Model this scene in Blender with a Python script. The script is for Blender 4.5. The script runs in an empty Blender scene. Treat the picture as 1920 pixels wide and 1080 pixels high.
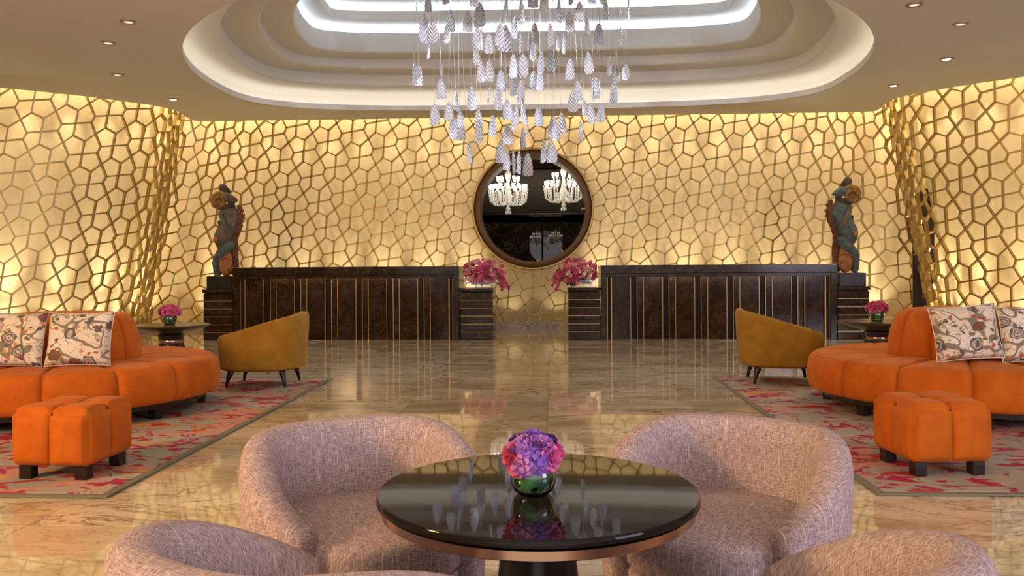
import bpy, bmesh, math, random
from mathutils import Vector, Matrix
random.seed(11)
R = math.radians
scene = bpy.context.scene
COL = scene.collection

# ------------------------------------------------------------------ camera, world, exposure
cam = bpy.data.cameras.new('camera')
cam.sensor_width = 36.0; cam.lens = 36.0*1581/1920; cam.shift_y = -45/1920
cam.clip_end = 200
camo = bpy.data.objects.new('camera', cam); COL.objects.link(camo)
camo.matrix_world = Matrix.Translation((0, 0, 1.2)) @ Matrix.Rotation(R(2.7), 4, 'Z') @ Matrix.Rotation(R(90), 4, 'X') @ Matrix.Rotation(R(-0.344), 4, 'Z')
scene.camera = camo
w = bpy.data.worlds.new('world'); scene.world = w; w.use_nodes = True
w.node_tree.nodes['Background'].inputs[0].default_value = (.8, .7, .6, 1)
w.node_tree.nodes['Background'].inputs[1].default_value = 0.05
vs = scene.view_settings
vs.view_transform = 'Standard'; vs.look = 'None'; vs.exposure = 0.0; vs.gamma = 1.0; vs.use_curve_mapping = False

def light(name, kind, loc, energy, color, target=None, **kw):
    l = bpy.data.lights.new(name, kind); l.energy = energy; l.color = color
    for k, v in kw.items(): setattr(l, k, v)
    o = bpy.data.objects.new(name, l); COL.objects.link(o); o.location = loc
    if target is not None:
        o.rotation_euler = (Vector(target)-Vector(loc)).to_track_quat('-Z', 'Y').to_euler()
    return o
WARM = (1.0, .83, .56); COOL = (.86, .88, 1.0)
# assumed cool light from behind on the right, assumed warm light from the left
light('assumed_cool_key', 'AREA', (8.2, -2.2, 2.2), 350, (.86, .80, 1.0), (0, 2.6, .5), shape='RECTANGLE', size=3.4, size_y=2.6)  # assumed out-of-view cool source for the right sides, no window built
light('cool_front_fill', 'AREA', (1.5, -5.7, 1.9), 230, (.86, .90, 1.0), (1.0, 6, 2.6), shape='RECTANGLE', size=15, size_y=3.2)  # added cool fill from the front to lift the ceiling, no window built
light('assumed_warm_key', 'AREA', (-6.4, .2, 2.9), 420, (1.0, .62, .31), (-.3, 2.2, .5), shape='DISK', size=1.2)  # assumed warm light on the left of the chairs, no lamp built
light('entrance_fill', 'AREA', (0, -2.0, 3.85), 40, (1.0, .84, .66), (0, 1.0, 0), shape='RECTANGLE', size=6, size_y=2.5)  # added overhead fill for the foreground, no known fixture

# ------------------------------------------------------------------ helpers
def finish(name, me, mat=None, parent=None, loc=(0, 0, 0), rz=0.0):
    if mat is not None:
        for m in (mat if isinstance(mat, (list, tuple)) else [mat]): me.materials.append(m)
    o = bpy.data.objects.new(name, me); COL.objects.link(o)
    o.location = loc; o.rotation_euler[2] = rz
    if parent is not None: o.parent = parent
    return o
def mesh(name, vs_, fs, mat=None, parent=None, loc=(0, 0, 0), rz=0.0, smooth=False):
    me = bpy.data.meshes.new(name); me.from_pydata([tuple(v) for v in vs_], [], fs); me.update()
    if smooth: me.polygons.foreach_set('use_smooth', [True]*len(me.polygons))
    return finish(name, me, mat, parent, loc, rz)
def from_bm(name, bm, mat=None, parent=None, loc=(0, 0, 0), rz=0.0, smooth=False):
    bmesh.ops.recalc_face_normals(bm, faces=bm.faces[:])
    me = bpy.data.meshes.new(name); bm.to_mesh(me); bm.free()
    if smooth: me.polygons.foreach_set('use_smooth', [True]*len(me.polygons))
    return finish(name, me, mat, parent, loc, rz)
def boxbm(x0, x1, y0, y1, z0, z1, bev=0.0, seg=1, bm=None):
    b = bmesh.new()
    bmesh.ops.create_cube(b, size=1.0)
    for v in b.verts:
        v.co = Vector((x0+(v.co.x+.5)*(x1-x0), y0+(v.co.y+.5)*(y1-y0), z0+(v.co.z+.5)*(z1-z0)))
    if bev > 0: bmesh.ops.bevel(b, geom=b.edges[:], offset=bev, segments=seg, profile=.5, affect='EDGES')
    if bm is None: return b
    me = bpy.data.meshes.new('t'); b.to_mesh(me); b.free(); bm.from_mesh(me); bpy.data.meshes.remove(me)
    return bm
def box(name, x0, x1, y0, y1, z0, z1, mat, parent=None, bev=0.0, seg=1, smooth=False, **k):
    return from_bm(name, boxbm(x0, x1, y0, y1, z0, z1, bev, seg), mat, parent, smooth=smooth, **k)
def lathe(name, prof, mat, parent=None, n=40, loc=(0, 0, 0), smooth=True, sx=1.0, sy=1.0):
    v = []; f = []
    m = len(prof)
    for i in range(n):
        a = 2*math.pi*i/n
        for r, z in prof: v.append((r*math.cos(a)*sx, r*math.sin(a)*sy, z))
    for i in range(n):
        j = (i+1) % n
        for k in range(m-1): f.append((i*m+k, j*m+k, j*m+k+1, i*m+k+1))
    closed = prof[0] == prof[-1]
    if prof[0][0] > 1e-6 and not closed: f.append(tuple(i*m for i in range(n))[::-1])
    if prof[-1][0] > 1e-6 and not closed: f.append(tuple(i*m+m-1 for i in range(n)))
    o = mesh(name, v, f, mat, parent, loc, smooth=smooth)
    if smooth: sharp(o.data)
    return o
def sharp(me, ang=45):
    try: me.set_sharp_from_angle(angle=R(ang))
    except Exception: pass
def tube(name, pts, rad, mat, parent=None, n=8, smooth=True, flat=1.0, up=(0, 1, 0), sub=0, relief=0.0):
    """swept tube through pts with radius list"""
    P = [Vector(p) for p in pts]; v = []; f = []
    rr = rad if isinstance(rad, (list, tuple)) else [rad]*len(P)
    U = Vector(up)
    for i, p in enumerate(P):
        t = (P[min(i+1, len(P)-1)]-P[max(i-1, 0)]).normalized()
        a = U.cross(t)
        if a.length < 1e-4: a = Vector((1, 0, 0)).cross(t)
        a.normalize(); b = t.cross(a).normalized()
        for k in range(n):
            an = 2*math.pi*k/n
            v.append(p+(a*math.cos(an)+b*math.sin(an)*flat)*rr[i])
    for i in range(len(P)-1):
        for k in range(n):
            k2 = (k+1) % n
            f.append((i*n+k, i*n+k2, (i+1)*n+k2, (i+1)*n+k))
    f.append(tuple(range(n))[::-1]); f.append(tuple((len(P)-1)*n+k for k in range(n)))
    o = mesh(name, v, f, mat, parent, smooth=smooth)
    if sub:
        md = o.modifiers.new('subdivision', 'SUBSURF'); md.levels = sub; md.render_levels = sub
        if relief:
            dm = o.modifiers.new('relief', 'DISPLACE'); dm.texture = carve; dm.texture_coords = 'LOCAL'; dm.strength = relief; dm.mid_level = .5
    return o
def tag(o, label=None, cat=None, group=None, kind=None):
    if label: o['label'] = label
    if cat: o['category'] = cat
    if group: o['group'] = group
    if kind: o['kind'] = kind
    return o
def thing(name, label, cat, loc=(0, 0, 0), rz=0.0, group=None):
    o = bpy.data.objects.new(name, None); COL.objects.link(o); o.location = loc; o.rotation_euler[2] = rz
    o.empty_display_size = .1
    return tag(o, label, cat, group)
def catmull(pts, n):
    out = []
    P = [pts[0]]+list(pts)+[pts[-1]]
    for i in range(1, len(P)-2):
        for k in range(n):
            t = k/n
            out.append(tuple(.5*((2*b)+(c-a)*t+(2*a-5*b+4*c-d)*t*t+(3*b-a-3*c+d)*t**3) for a, b, c, d in zip(P[i-1], P[i], P[i+1], P[i+2])))
    out.append(tuple(pts[-1]))
    return out

# ------------------------------------------------------------------ materials
def mat(name, col, rough=.5, metal=0.0, spec=.5, emit=None, es=0.0, trans=0.0, ior=1.45, coat=0.0, sheen=0.0, sub=0.0):
    m = bpy.data.materials.new(name); m.use_nodes = True
    b = m.node_tree.nodes['Principled BSDF']
    b.inputs['Base Color'].default_value = (*col, 1); b.inputs['Roughness'].default_value = rough
    b.inputs['Metallic'].default_value = metal; b.inputs['Specular IOR Level'].default_value = spec
    b.inputs['Transmission Weight'].default_value = trans; b.inputs['IOR'].default_value = ior
    b.inputs['Coat Weight'].default_value = coat; b.inputs['Sheen Weight'].default_value = sheen
    if emit:
        b.inputs['Emission Color'].default_value = (*emit, 1); b.inputs['Emission Strength'].default_value = es
    return m
class NT:
    def __init__(s, m): s.t = m.node_tree; s.b = s.t.nodes['Principled BSDF']
    def n(s, ty, **k):
        o = s.t.nodes.new(ty)
        for a, v in k.items(): setattr(o, a, v)
        return o
    def l(s, a, b): s.t.links.new(a, b)
    def coord(s, kind='Object', scale=(1, 1, 1), rnd=0.0, rot=(0, 0, 0)):
        tc = s.n('ShaderNodeTexCoord'); mp = s.n('ShaderNodeMapping')
        mp.inputs['Scale'].default_value = scale; mp.inputs['Rotation'].default_value = rot
        s.l(tc.outputs[kind], mp.inputs['Vector'])
        if rnd:
            oi = s.n('ShaderNodeObjectInfo'); mu = s.n('ShaderNodeMath', operation='MULTIPLY'); mu.inputs[1].default_value = rnd
            s.l(oi.outputs['Random'], mu.inputs[0]); s.l(mu.outputs[0], mp.inputs['Location'])
        return mp.outputs['Vector']
    def noise(s, vec, scale, detail=4, rough=.5, dist=0.0):
        o = s.n('ShaderNodeTexNoise'); o.inputs['Scale'].default_value = scale; o.inputs['Detail'].default_value = detail
        o.inputs['Roughness'].default_value = rough; o.inputs['Distortion'].default_value = dist
        s.l(vec, o.inputs['Vector']); return o.outputs['Fac']
    def voro(s, vec, scale, feature='F1', rand=1.0):
        o = s.n('ShaderNodeTexVoronoi', feature=feature); o.inputs['Scale'].default_value = scale
        o.inputs['Randomness'].default_value = rand
        s.l(vec, o.inputs['Vector']); return o
    def ramp(s, fac, stops, mode='LINEAR'):
        o = s.n('ShaderNodeValToRGB'); cr = o.color_ramp; cr.interpolation = mode
        while len(cr.elements) < len(stops): cr.elements.new(.5)
        for e, (p, c) in zip(cr.elements, stops):
            e.position = p; e.color = (*c, 1) if len(c) == 3 else c
        s.l(fac, o.inputs['Fac']); return o.outputs['Color']
    def val(s, fac, a, b, lo=0.0, hi=1.0):
        o = s.n('ShaderNodeMapRange'); o.clamp = True
        for i, v in zip((1, 2, 3, 4), (a, b, lo, hi)): o.inputs[i].default_value = v
        s.l(fac, o.inputs[0]); return o.outputs[0]
    def math(s, op, a, b=None):
        o = s.n('ShaderNodeMath', operation=op)
        for i, x in enumerate((a, b)):
            if x is None: continue
            if isinstance(x, (int, float)): o.inputs[i].default_value = x
            else: s.l(x, o.inputs[i])
        return o.outputs[0]
    def mix(s, fac, a, b, mode='MIX'):
        o = s.n('ShaderNodeMix', data_type='RGBA', blend_type=mode)
        for i, x in ((0, fac), (6, a), (7, b)):
            if isinstance(x, (int, float)): o.inputs[i].default_value = x
            elif isinstance(x, tuple): o.inputs[i].default_value = (*x, 1)
            else: s.l(x, o.inputs[i])
        return o.outputs[2]
    def bump(s, h, strength=.3, dist=.01):
        o = s.n('ShaderNodeBump'); o.inputs['Strength'].default_value = strength; o.inputs['Distance'].default_value = dist
        s.l(h, o.inputs['Height']); s.l(o.outputs[0], s.b.inputs['Normal'])
    def base(s, c): s.l(c, s.b.inputs['Base Color'])
M = {}
# polished cream marble with brown grey veins that run mostly sideways
m = mat('marble_floor', (.7, .6, .45), .03, spec=.6); t = NT(m)
v = t.coord('Object', (.55, 1.7, 1), rnd=40.0)
big = t.noise(v, 1.1, 6, .6, .9)
vein = t.math('ABSOLUTE', t.math('SUBTRACT', t.noise(v, 1.5, 8, .62, 1.6), .5))
vein2 = t.math('ABSOLUTE', t.math('SUBTRACT', t.noise(v, 3.6, 7, .6, 1.1), .5))
c = t.ramp(big, [(.32, (.40, .31, .17)), (.5, (.61, .51, .34)), (.68, (.74, .65, .48))])
c = t.mix(t.val(vein2, .0, .016, .7, 0), c, (.34, .27, .18))
c = t.mix(t.math('MULTIPLY', t.val(vein, .0, .022, .95, 0), t.val(big, .3, .6, .45, 1)), c, (.20, .15, .095))
t.base(c); M['floor'] = m
M['joint'] = mat('floor_joint', (.42, .35, .26), .5)
# brown marble of the desks
m = mat('brown_marble', (.05, .03, .02), .13, spec=.22); t = NT(m)
v = t.coord('Object', (1, 1, 1), rnd=20.0)
vein = t.math('ABSOLUTE', t.math('SUBTRACT', t.noise(v, 3.2, 8, .65, 1.5), .5))
c = t.ramp(t.noise(v, 5, 7, .65, .4), [(.3, (.015, .008, .004)), (.55, (.038, .020, .009)), (.75, (.085, .045, .02))])
c = t.mix(t.val(vein, .0, .008, .45, 0), c, (.20, .14, .09)); t.base(c); M['bmarble'] = m
m = mat('dark_groove_stone', (.014, .008, .005), .4, spec=.15); M['groove'] = m
M['brass'] = mat('brass_strip', (.42, .29, .14), .36, 1.0)
M['black'] = mat('black_block', (.012, .010, .009), .35)
# gold lattice and the backing it stands in front of
m = mat('gold_lattice', (.50, .34, .10), .34, .55); t = NT(m)
t.base(t.ramp(t.noise(t.coord('Object'), 3.0, 3), [(.35, (.38, .26, .08)), (.65, (.50, .36, .125))])); M['gold'] = m
m = mat('gold_backing', (.8, .62, .3), .65, spec=.25); t = NT(m)
v = t.coord('Object', (2.2, 2.2, .12))
t.base(t.ramp(t.noise(v, 3.0, 5, .6), [(.3, (.78, .63, .36)), (.7, (.86, .72, .45))])); M['backing'] = m
m = mat('ceiling_paint', (.84, .87, .88), .75, spec=.2); M['ceil'] = m
M['skirt'] = None
m = mat('speckled_skirting', (.4, .33, .25), .2); t = NT(m)
t.base(t.ramp(t.noise(t.coord('Object'), 14, 8, .7, .6), [(.35, (.16, .11, .08)), (.5, (.48, .39, .29)), (.7, (.62, .53, .4))])); M['skirt'] = m
M['wallpaint'] = mat('side_wall_paint', (.46, .36, .25), .7)
M['led_warm'] = mat('led_strip_warm', (1, 1, 1), .5, emit=(1.0, .80, .57), es=4.5)
M['led_cool'] = mat('led_strip_cool', (1, 1, 1), .5, emit=(.84, .90, 1.0), es=6.5)
M['led_desk'] = mat('led_strip_desk', (1, 1, 1), .5, emit=(1.0, .80, .62), es=28.0)
M['lamp'] = mat('lamp_lens', (1, 1, 1), .3, emit=(1.0, .90, .72), es=30.0)
M['lamp_dim'] = mat('shielded_lamp_lens', (.2, .18, .15), .15, emit=(1.0, .90, .72), es=.9)
M['trim_metal'] = mat('lamp_trim', (.35, .31, .27), .3, .8)
M['bronze'] = mat('bronze_frame', (.15, .075, .028), .5, .4)
M['frame_gold'] = mat('frame_edge_gold', (.45, .30, .11), .35, .7)
M['darkwood'] = mat('dark_wood', (.035, .018, .009), .35)
m = mat('dark_room_stone', (.05, .04, .03), .015, spec=.6); t = NT(m)
v = t.coord('Object'); vein = t.math('ABSOLUTE', t.math('SUBTRACT', t.noise(v, .8, 7, .6, 1.5), .5))
t.base(t.mix(t.val(vein, 0, .01, .6, 0), t.ramp(t.noise(v, 1.5, 5), [(.3, (.018, .014, .01)), (.7, (.05, .038, .028))]), (.3, .25, .2))); M['roomstone'] = m
M['mirror'] = mat('mirror_glass', (.8, .8, .8), .02, 1.0)
M['silver'] = mat('silver_metal', (.75, .72, .68), .15, 1.0)
# velvet and fabrics
def velvet(name, a, b, rough=.75, sheen=.15):
    m = mat(name, a, rough, spec=.25, sheen=sheen); t = NT(m)
    m.node_tree.nodes['Principled BSDF'].inputs['Sheen Tint'].default_value = (1, .55, .25, 1)
    v = t.coord('Object')
    t.base(t.ramp(t.noise(v, 6, 6, .6, .6), [(.35, a), (.65, b)]))
    t.bump(t.noise(v, 180, 2), .08, .002); return m
M['orange'] = velvet('orange_velvet', (.45, .088, .0025), (.54, .125, .004))
M['mustard'] = velvet('mustard_fabric', (.26, .125, .010), (.33, .17, .018), .85, .15)
def tweed(name):
    m = mat(name, (.4, .3, .3), .9, spec=.15); t = NT(m)
    h = t.noise(t.coord('UV', (36, 250, 1)), 1.0, 2, .6); g = t.noise(t.coord('UV', (250, 36, 1)), 1.0, 2, .6)
    sl = t.noise(t.coord('UV', (8, 170, 1)), 1.0, 3, .6); sl2 = t.noise(t.coord('UV', (170, 8, 1)), 1.0, 3, .6)
    x = t.math('ADD', h, g); x = t.math('MULTIPLY', x, .5)
    c = t.ramp(x, [(.34, (.17, .105, .11)), (.46, (.35, .26, .27)), (.56, (.46, .36, .36)), (.68, (.70, .60, .56))])
    c = t.mix(t.val(sl, .57, .68, 0, .6), c, (.60, .43, .38)); c = t.mix(t.val(sl2, .58, .68, 0, .6), c, (.78, .70, .64))
    t.base(c); t.bump(x, .35, .004); return m
M['tweed'] = tweed('mauve_tweed')
M['leg'] = mat('dark_leg', (.018, .011, .008), .3)
M['tabletop'] = mat('black_glass_top', (.014, .011, .010), .03, spec=.14)
M['rim'] = mat('brushed_copper_rim', (.52, .36, .27), .24, 1.0)
M['tablebase'] = mat('black_table_base', (.012, .010, .012), .28)
M['sidetop'] = mat('bronze_side_table', (.075, .042, .02), .25, .3)
M['sidebase'] = mat('dark_lacquer_base', (.022, .012, .010), .22)
M['glass'] = mat('clear_glass', (1, 1, 1), .0, trans=1.0, ior=1.45)
M['leafwrap'] = mat('green_leaf_lining', (.07, .30, .08), .35)
M['leafdark'] = mat('dark_green_leaf', (.02, .10, .04), .4)
M['leafmid'] = mat('mid_green_leaf', (.05, .14, .03), .45)
# rug
def rug(name, seed):
    m = mat(name, (.3, .26, .2), .95, spec=.05); t = NT(m)
    v = t.coord('Object', (1, 1, 1)); mp = v.node; mp.inputs['Location'].default_value = (seed, seed*.7, 0)
    v2 = t.coord('Object', (1, 1, 1), rot=(0, 0, .6)); v2.node.inputs['Location'].default_value = (seed*1.3, 2, 0); v2.node.inputs['Scale'].default_value = (1.0, 2.6, 1)
    c = t.ramp(t.noise(v, 1.2, 4, .5, .6), [(.35, (.33, .28, .20)), (.5, (.40, .36, .28)), (.66, (.31, .31, .27))])
    c = t.mix(t.val(t.noise(v, 1.25, 3, .5, 1.5), .55, .585, 0, .75), c, (.60, .25, .21))
    c = t.mix(t.val(t.noise(v2, 1.5, 3, .5, 1.2), .62, .65, 0, .75), c, (.56, .27, .08))
    c = t.mix(t.val(t.noise(v2, 2.3, 4, .55, 1.8), .565, .59, 0, .92), c, (.42, .025, .03))
    c = t.mix(t.val(t.noise(v, 3.1, 3, .55, 2.2), .585, .61, 0, .9), c, (.38, .02, .09))
    c = t.mix(t.val(t.noise(v2, 3.7, 3, .5, 1.2), .66, .70, 0, .9), c, (.60, .36, .07))
    t.base(c); t.bump(t.noise(v, 120, 2), .3, .004); return m
M['rugL'] = rug('floral_rug_pile_a', 3.1); M['rugR'] = rug('floral_rug_pile_b', 8.4)
M['rugedge'] = mat('rug_binding', (.19, .165, .11), .9)
# printed cushion cloth
def chintz(name, ox, oy):
    m = mat(name, (.8, .72, .62), .7, spec=.2); t = NT(m)
    v = t.coord('UV', (1, 1, 1)); v.node.inputs['Location'].default_value = (ox, oy, 0)
    wob = t.n('ShaderNodeTexNoise'); wob.inputs['Scale'].default_value = 5; t.l(v, wob.inputs['Vector'])
    vd = t.n('ShaderNodeVectorMath', operation='MULTIPLY_ADD'); vd.inputs[1].default_value = (.16, .16, 0); t.l(wob.outputs['Color'], vd.inputs[0]); t.l(v, vd.inputs[2])
    vd = vd.outputs[0]
    c = t.ramp(t.noise(v, 1.6, 2), [(.38, (.70, .60, .46)), (.62, (.78, .70, .60))])
    # vines
    vine = t.math('ABSOLUTE', t.math('SUBTRACT', t.noise(v, 2.3, 1, .4, .7), .5))
    c = t.mix(t.val(vine, .022, .034, .9, 0), c, (.17, .145, .10))
    vine3 = t.math('ABSOLUTE', t.math('SUBTRACT', t.noise(v, 6.5, 1, .4, .9), .5)); c = t.mix(t.val(vine3, .015, .03, .75, 0), c, (.24, .19, .12))
    # sprigs, leaves and buds
    f = t.voro(vd, 9); dd = f.outputs['Distance']
    keep = t.val(t.n('ShaderNodeSeparateColor').outputs[0], 0, 1) if False else None
    sc = t.n('ShaderNodeSeparateColor'); t.l(f.outputs['Color'], sc.inputs[0])
    bud = t.ramp(sc.outputs[0], [(0, (.10, .085, .05)), (.35, (.10, .10, .11)), (.55, (.52, .17, .05)), (.75, (.42, .07, .05)), (.9, (.50, .31, .06))], 'CONSTANT')
    c = t.mix(t.math('MULTIPLY', t.val(dd, .30, .35, .9, 0), t.val(sc.outputs[1], .30, .33, 0, 1)), c, bud)
    # big blooms as concentric petals
    g = t.voro(vd, 3.1, rand=.8); gd = g.outputs['Distance']
    sg = t.n('ShaderNodeSeparateColor'); t.l(g.outputs['Color'], sg.inputs[0])
    ring = t.ramp(gd, [(0, (.30, .05, .06)), (.10, (.58, .46, .36)), (.17, (.10, .095, .09)), (.22, (.42, .40, .38)), (.29, (.13, .12, .10)), (.33, (.08, .07, .06))], 'CONSTANT')
    ring2 = t.ramp(gd, [(0, (.09, .08, .05)), (.09, (.34, .27, .13)), (.16, (.12, .10, .05)), (.24, (.28, .05, .05)), (.30, (.10, .09, .06))], 'CONSTANT')
    ring = t.mix(t.val(sg.outputs[2], .5, .52), ring, ring2)
    pet = t.noise(vd, 16, 2)
    edge = t.math('ADD', gd, t.math('MULTIPLY', t.math('SUBTRACT', pet, .5), .16))
    c = t.mix(t.math('MULTIPLY', t.val(edge, .35, .375, 1, 0), t.val(sg.outputs[0], .15, .17, 0, .95)), c, ring)
    t.base(c); return m
M['chintz'] = [chintz('floral_cushion_cloth_'+a, x, y) for a, x, y in (('a', .3, .1), ('b', 2.7, 1.4), ('c', 5.2, 3.3), ('d', 7.9, 6.1))]
# chandelier leaf glass
m = mat('frosted_leaf_glass', (.86, .87, .93), .2, spec=.6); t = NT(m)
tc = t.n('ShaderNodeTexCoord'); sx = t.n('ShaderNodeSeparateXYZ'); t.l(tc.outputs['Object'], sx.inputs[0])
h = t.math('ADD', t.math('MULTIPLY', sx.outputs[2], 5.5), t.math('MULTIPLY', t.math('ABSOLUTE', sx.outputs[0]), -7.0))
rib = t.math('ADD', t.math('MULTIPLY', t.math('SINE', t.math('MULTIPLY', h, 6.283)), .5), .5)
t.base(t.ramp(rib, [(.12, (.55, .56, .64)), (.5, (.88, .89, .95)), (1, (.95, .95, 1))])); t.bump(rib, .8, .05); M['leafglass'] = m
M['wire'] = mat('hanging_wire', (.30, .29, .28), .4, .6)
M['crystal'] = mat('crystal_drop', (.9, .86, .8), .05, spec=.8, emit=(1, .88, .7), es=.22)  # faint glow added to the crystals, standing in for caught candle light
M['candle'] = mat('lit_candle_shade', (1, 1, 1), .5, emit=(1.0, .88, .70), es=5)
for nm, a in (('purple', (.27, .12, .56)), ('violet', (.38, .18, .60)), ('mauve', (.52, .22, .58)), ('pink', (.82, .16, .42)), ('rose', (.60, .10, .18)), ('magenta', (.36, .035, .09)), ('blush', (.58, .25, .24)), ('ivory', (.62, .50, .30))):
    mm = mat(nm+'_petal', a, .6, spec=.2); tt = NT(mm)
    tt.base(tt.ramp(tt.noise(tt.coord('Object'), 30, 3), [(.3, tuple(x*.62 for x in a)), (.7, tuple(min(1, x*1.3) for x in a))])); M[nm] = mm
def wood(name, a, b):
    mm = mat(name, a, .5); tt = NT(mm)
    tt.base(tt.ramp(tt.noise(tt.coord('Object', (1, 1, 1)), 9, 6, .6, 1.0), [(.35, a), (.65, b)])); tt.bump(tt.noise(tt.coord('Object'), 30, 5, .7), .9, .03); return mm
M['st_grey'] = wood('carved_grey_green', (.07, .075, .06), (.25, .16, .10)); M['st_blue'] = wood('carved_blue_green', (.04, .085, .09), (.16, .19, .15))
M['st_ochre'] = wood('carved_ochre', (.22, .10, .02), (.42, .22, .05)); M['st_red'] = wood('carved_red_brown', (.13, .04, .018), (.27, .09, .035))
carve = bpy.data.textures.new('carving_relief', 'CLOUDS'); carve.noise_scale = .07; carve.noise_depth = 2
M['st_orange'] = wood('carved_orange', (.34, .12, .04), (.52, .22, .09)); M['st_dark'] = wood('carved_dark', (.05, .035, .025), (.12, .085, .055))
# ------------------------------------------------------------------ room shell
XA = -0.42                      # axis of the lobby
CEIL = 3.93
# floor of separate marble slabs
fl = box('floor', -12.5, 12.5, -6, 17.0, -.1, -.012, M['joint']); tag(fl, kind='structure')
TS = 1.2
tb = boxbm(-TS/2+.0012, TS/2-.0012, -TS/2+.0012, TS/2-.0012, -.012, 0, .0012, 1)
bmesh.ops.recalc_face_normals(tb, faces=tb.faces[:])
tme = bpy.data.meshes.new('floor_tile'); tb.to_mesh(tme); tb.free(); tme.materials.append(M['floor'])
for i in range(-8, 8):
    for j in range(0, 14):
        o = bpy.data.objects.new('floor_tile', tme); COL.objects.link(o); o.location = (-.04+(i+.5)*TS, .2+(j+.5)*TS, 0); o.parent = fl
o = box('floor_tile', -12.4, 12.4, -6, .2-.002, -.012, 0, M['floor']); o.parent = fl; o['kind'] = 'stuff'
# plan curve of the lattice: (offset from the axis, depth, sideways shift of the foot)
half = [(0, 15.8, 0), (2.6, 15.8, 0), (5.0, 15.8, 0), (5.8, 15.8, .30), (6.22, 15.77, .62), (6.42, 15.56, .72), (6.39, 15.2, .72), (6.31, 14.68, .70), (6.36, 14.28, .64), (6.66, 13.84, .52), (7.25, 13.2, .42), (8.25, 12.47, .3), (9.7, 11.85, .2), (11.2, 11.35, .15)]
full = [(-s, y, -d) for s, y, d in reversed(half[1:])]+half
CV = catmull(full, 24)
CV = [(XA+s, y, d) for s, y, d in CV]
U = [0.0]
for a, b in zip(CV, CV[1:]): U.append(U[-1]+math.hypot(b[0]+b[2]*.5-a[0]-a[2]*.5, b[1]-a[1]))
i0 = min(range(len(CV)), key=lambda i: abs(CV[i][0]-XA)+abs(CV[i][1]-15.8))
u0 = U[i0]; U = [u-u0+XA for u in U]          # on the flat back wall u equals x
import bisect
def raw(u, z):
    i = max(1, min(len(U)-1, bisect.bisect_left(U, u))); f = (u-U[i-1])/(U[i]-U[i-1])
    a, b = CV[i-1], CV[i]; k = 1-z/4.1
    return Vector((a[0]+(b[0]-a[0])*f+(a[2]+(b[2]-a[2])*f)*k, a[1]+(b[1]-a[1])*f, z))
def nrm(u, z):
    t = raw(min(u+.06, U[-1]), z)-raw(max(u-.06, U[0]), z); t.z = 0; t.normalize()
    return Vector((-t.y, t.x, 0))            # away from the room
def surf(u, z, off=0.0): return raw(u, z)+nrm(u, z)*off
UMIN, UMAX = U[0]+.05, U[-1]-.05
UL, UR = -6.9, 6.05             # where the back wall ends and the wings start
MX, MZ, MR = -.35, 2.23, 1.08   # the round opening
# backing walls
def sheet(name, ua, ub, za, zb, off, matl, parent=None, nz=6, du=.08):
    n = max(2, int((ub-ua)/du)); v = []; f = []
    for i in range(n+1):
        for k in range(nz+1): v.append(surf(ua+(ub-ua)*i/n, za+(zb-za)*k/nz, off))
    for i in range(n):
        for k in range(nz):
            p = i*(nz+1)+k; f.append((p, p+nz+1, p+nz+2, p+1))
    return mesh(name, v, f, matl, parent, smooth=True)
OB = .40
tag(sheet('wall_left', UMIN, UL, 0, 4.3, OB, M['backing']), kind='structure')
tag(sheet('wall_right', UR, UMAX, 0, 4.3, OB, M['backing']), kind='structure')
wb = tag(sheet('wall_back', UL, MX-1.4, 0, 4.3, OB, M['backing']), kind='structure')
sheet('wall_panel', MX+1.4, UR, 0, 4.3, OB, M['backing'], wb)
sheet('wall_panel', MX-1.4, MX+1.4, 0, MZ-1.4, OB, M['backing'], wb)
sheet('wall_panel', MX-1.4, MX+1.4, MZ+1.4, 4.3, OB, M['backing'], wb)
v = []; f = []
N = 96
for i in range(N):
    a = 2*math.pi*i/N; c, s = math.cos(a), math.sin(a); q = 1.4/max(abs(c), abs(s))
    v += [(MX+c*MR, 15.8+OB, MZ+s*MR), (MX+c*q, 15.8+OB, MZ+s*q)]
for i in range(N):
    j = (i+1) % N; f.append((2*i, 2*j, 2*j+1, 2*i+1))
mesh('wall_panel', v, f, M['backing'], wb)
# skirting
def strip_solid(name, ua, ub, z0, z1, o0, o1, matl, parent=None, du=.1):
    n = max(2, int((ub-ua)/du)); v = []; f = []
    for i in range(n+1):
        u = ua+(ub-ua)*i/n
        v += [surf(u, z0, o0), surf(u, z1, o0), surf(u, z1, o1), surf(u, z0, o1)]
    for i in range(n):
        for k in range(4):
            f.append((i*4+k, i*4+(k+1) % 4, i*4+4+(k+1) % 4, i*4+4+k))
    f.append((0, 3, 2, 1)); f.append((n*4, n*4+1, n*4+2, n*4+3))
    return mesh(name, v, f, matl, parent)
for nm, a, b in (('baseboard_left', UMIN, UL), ('baseboard_back', UL, UR), ('baseboard_right', UR, UMAX)):
    tag(strip_solid(nm, a, b, 0, .12, -.06, .02, M['skirt']), kind='structure')
# plain walls that close the lobby out of view
mesh('wall_side', [(-11.9, 11.6, 0), (-11.9, -6, 0), (-11.9, -6, 4.3), (-11.9, 11.6, 4.3)], [(0, 1, 2, 3)], M['wallpaint'])['kind'] = 'structure'
mesh('wall_side', [(11.0, 11.6, 0), (11.0, -6, 0), (11.0, -6, 4.3), (11.0, 11.6, 4.3)], [(0, 1, 2, 3)], M['wallpaint'])['kind'] = 'structure'
mesh('wall_front', [(-12, -6, 0), (12, -6, 0), (12, -6, 4.3), (-12, -6, 4.3)], [(0, 1, 2, 3)], M['wallpaint'])['kind'] = 'structure'

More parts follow.
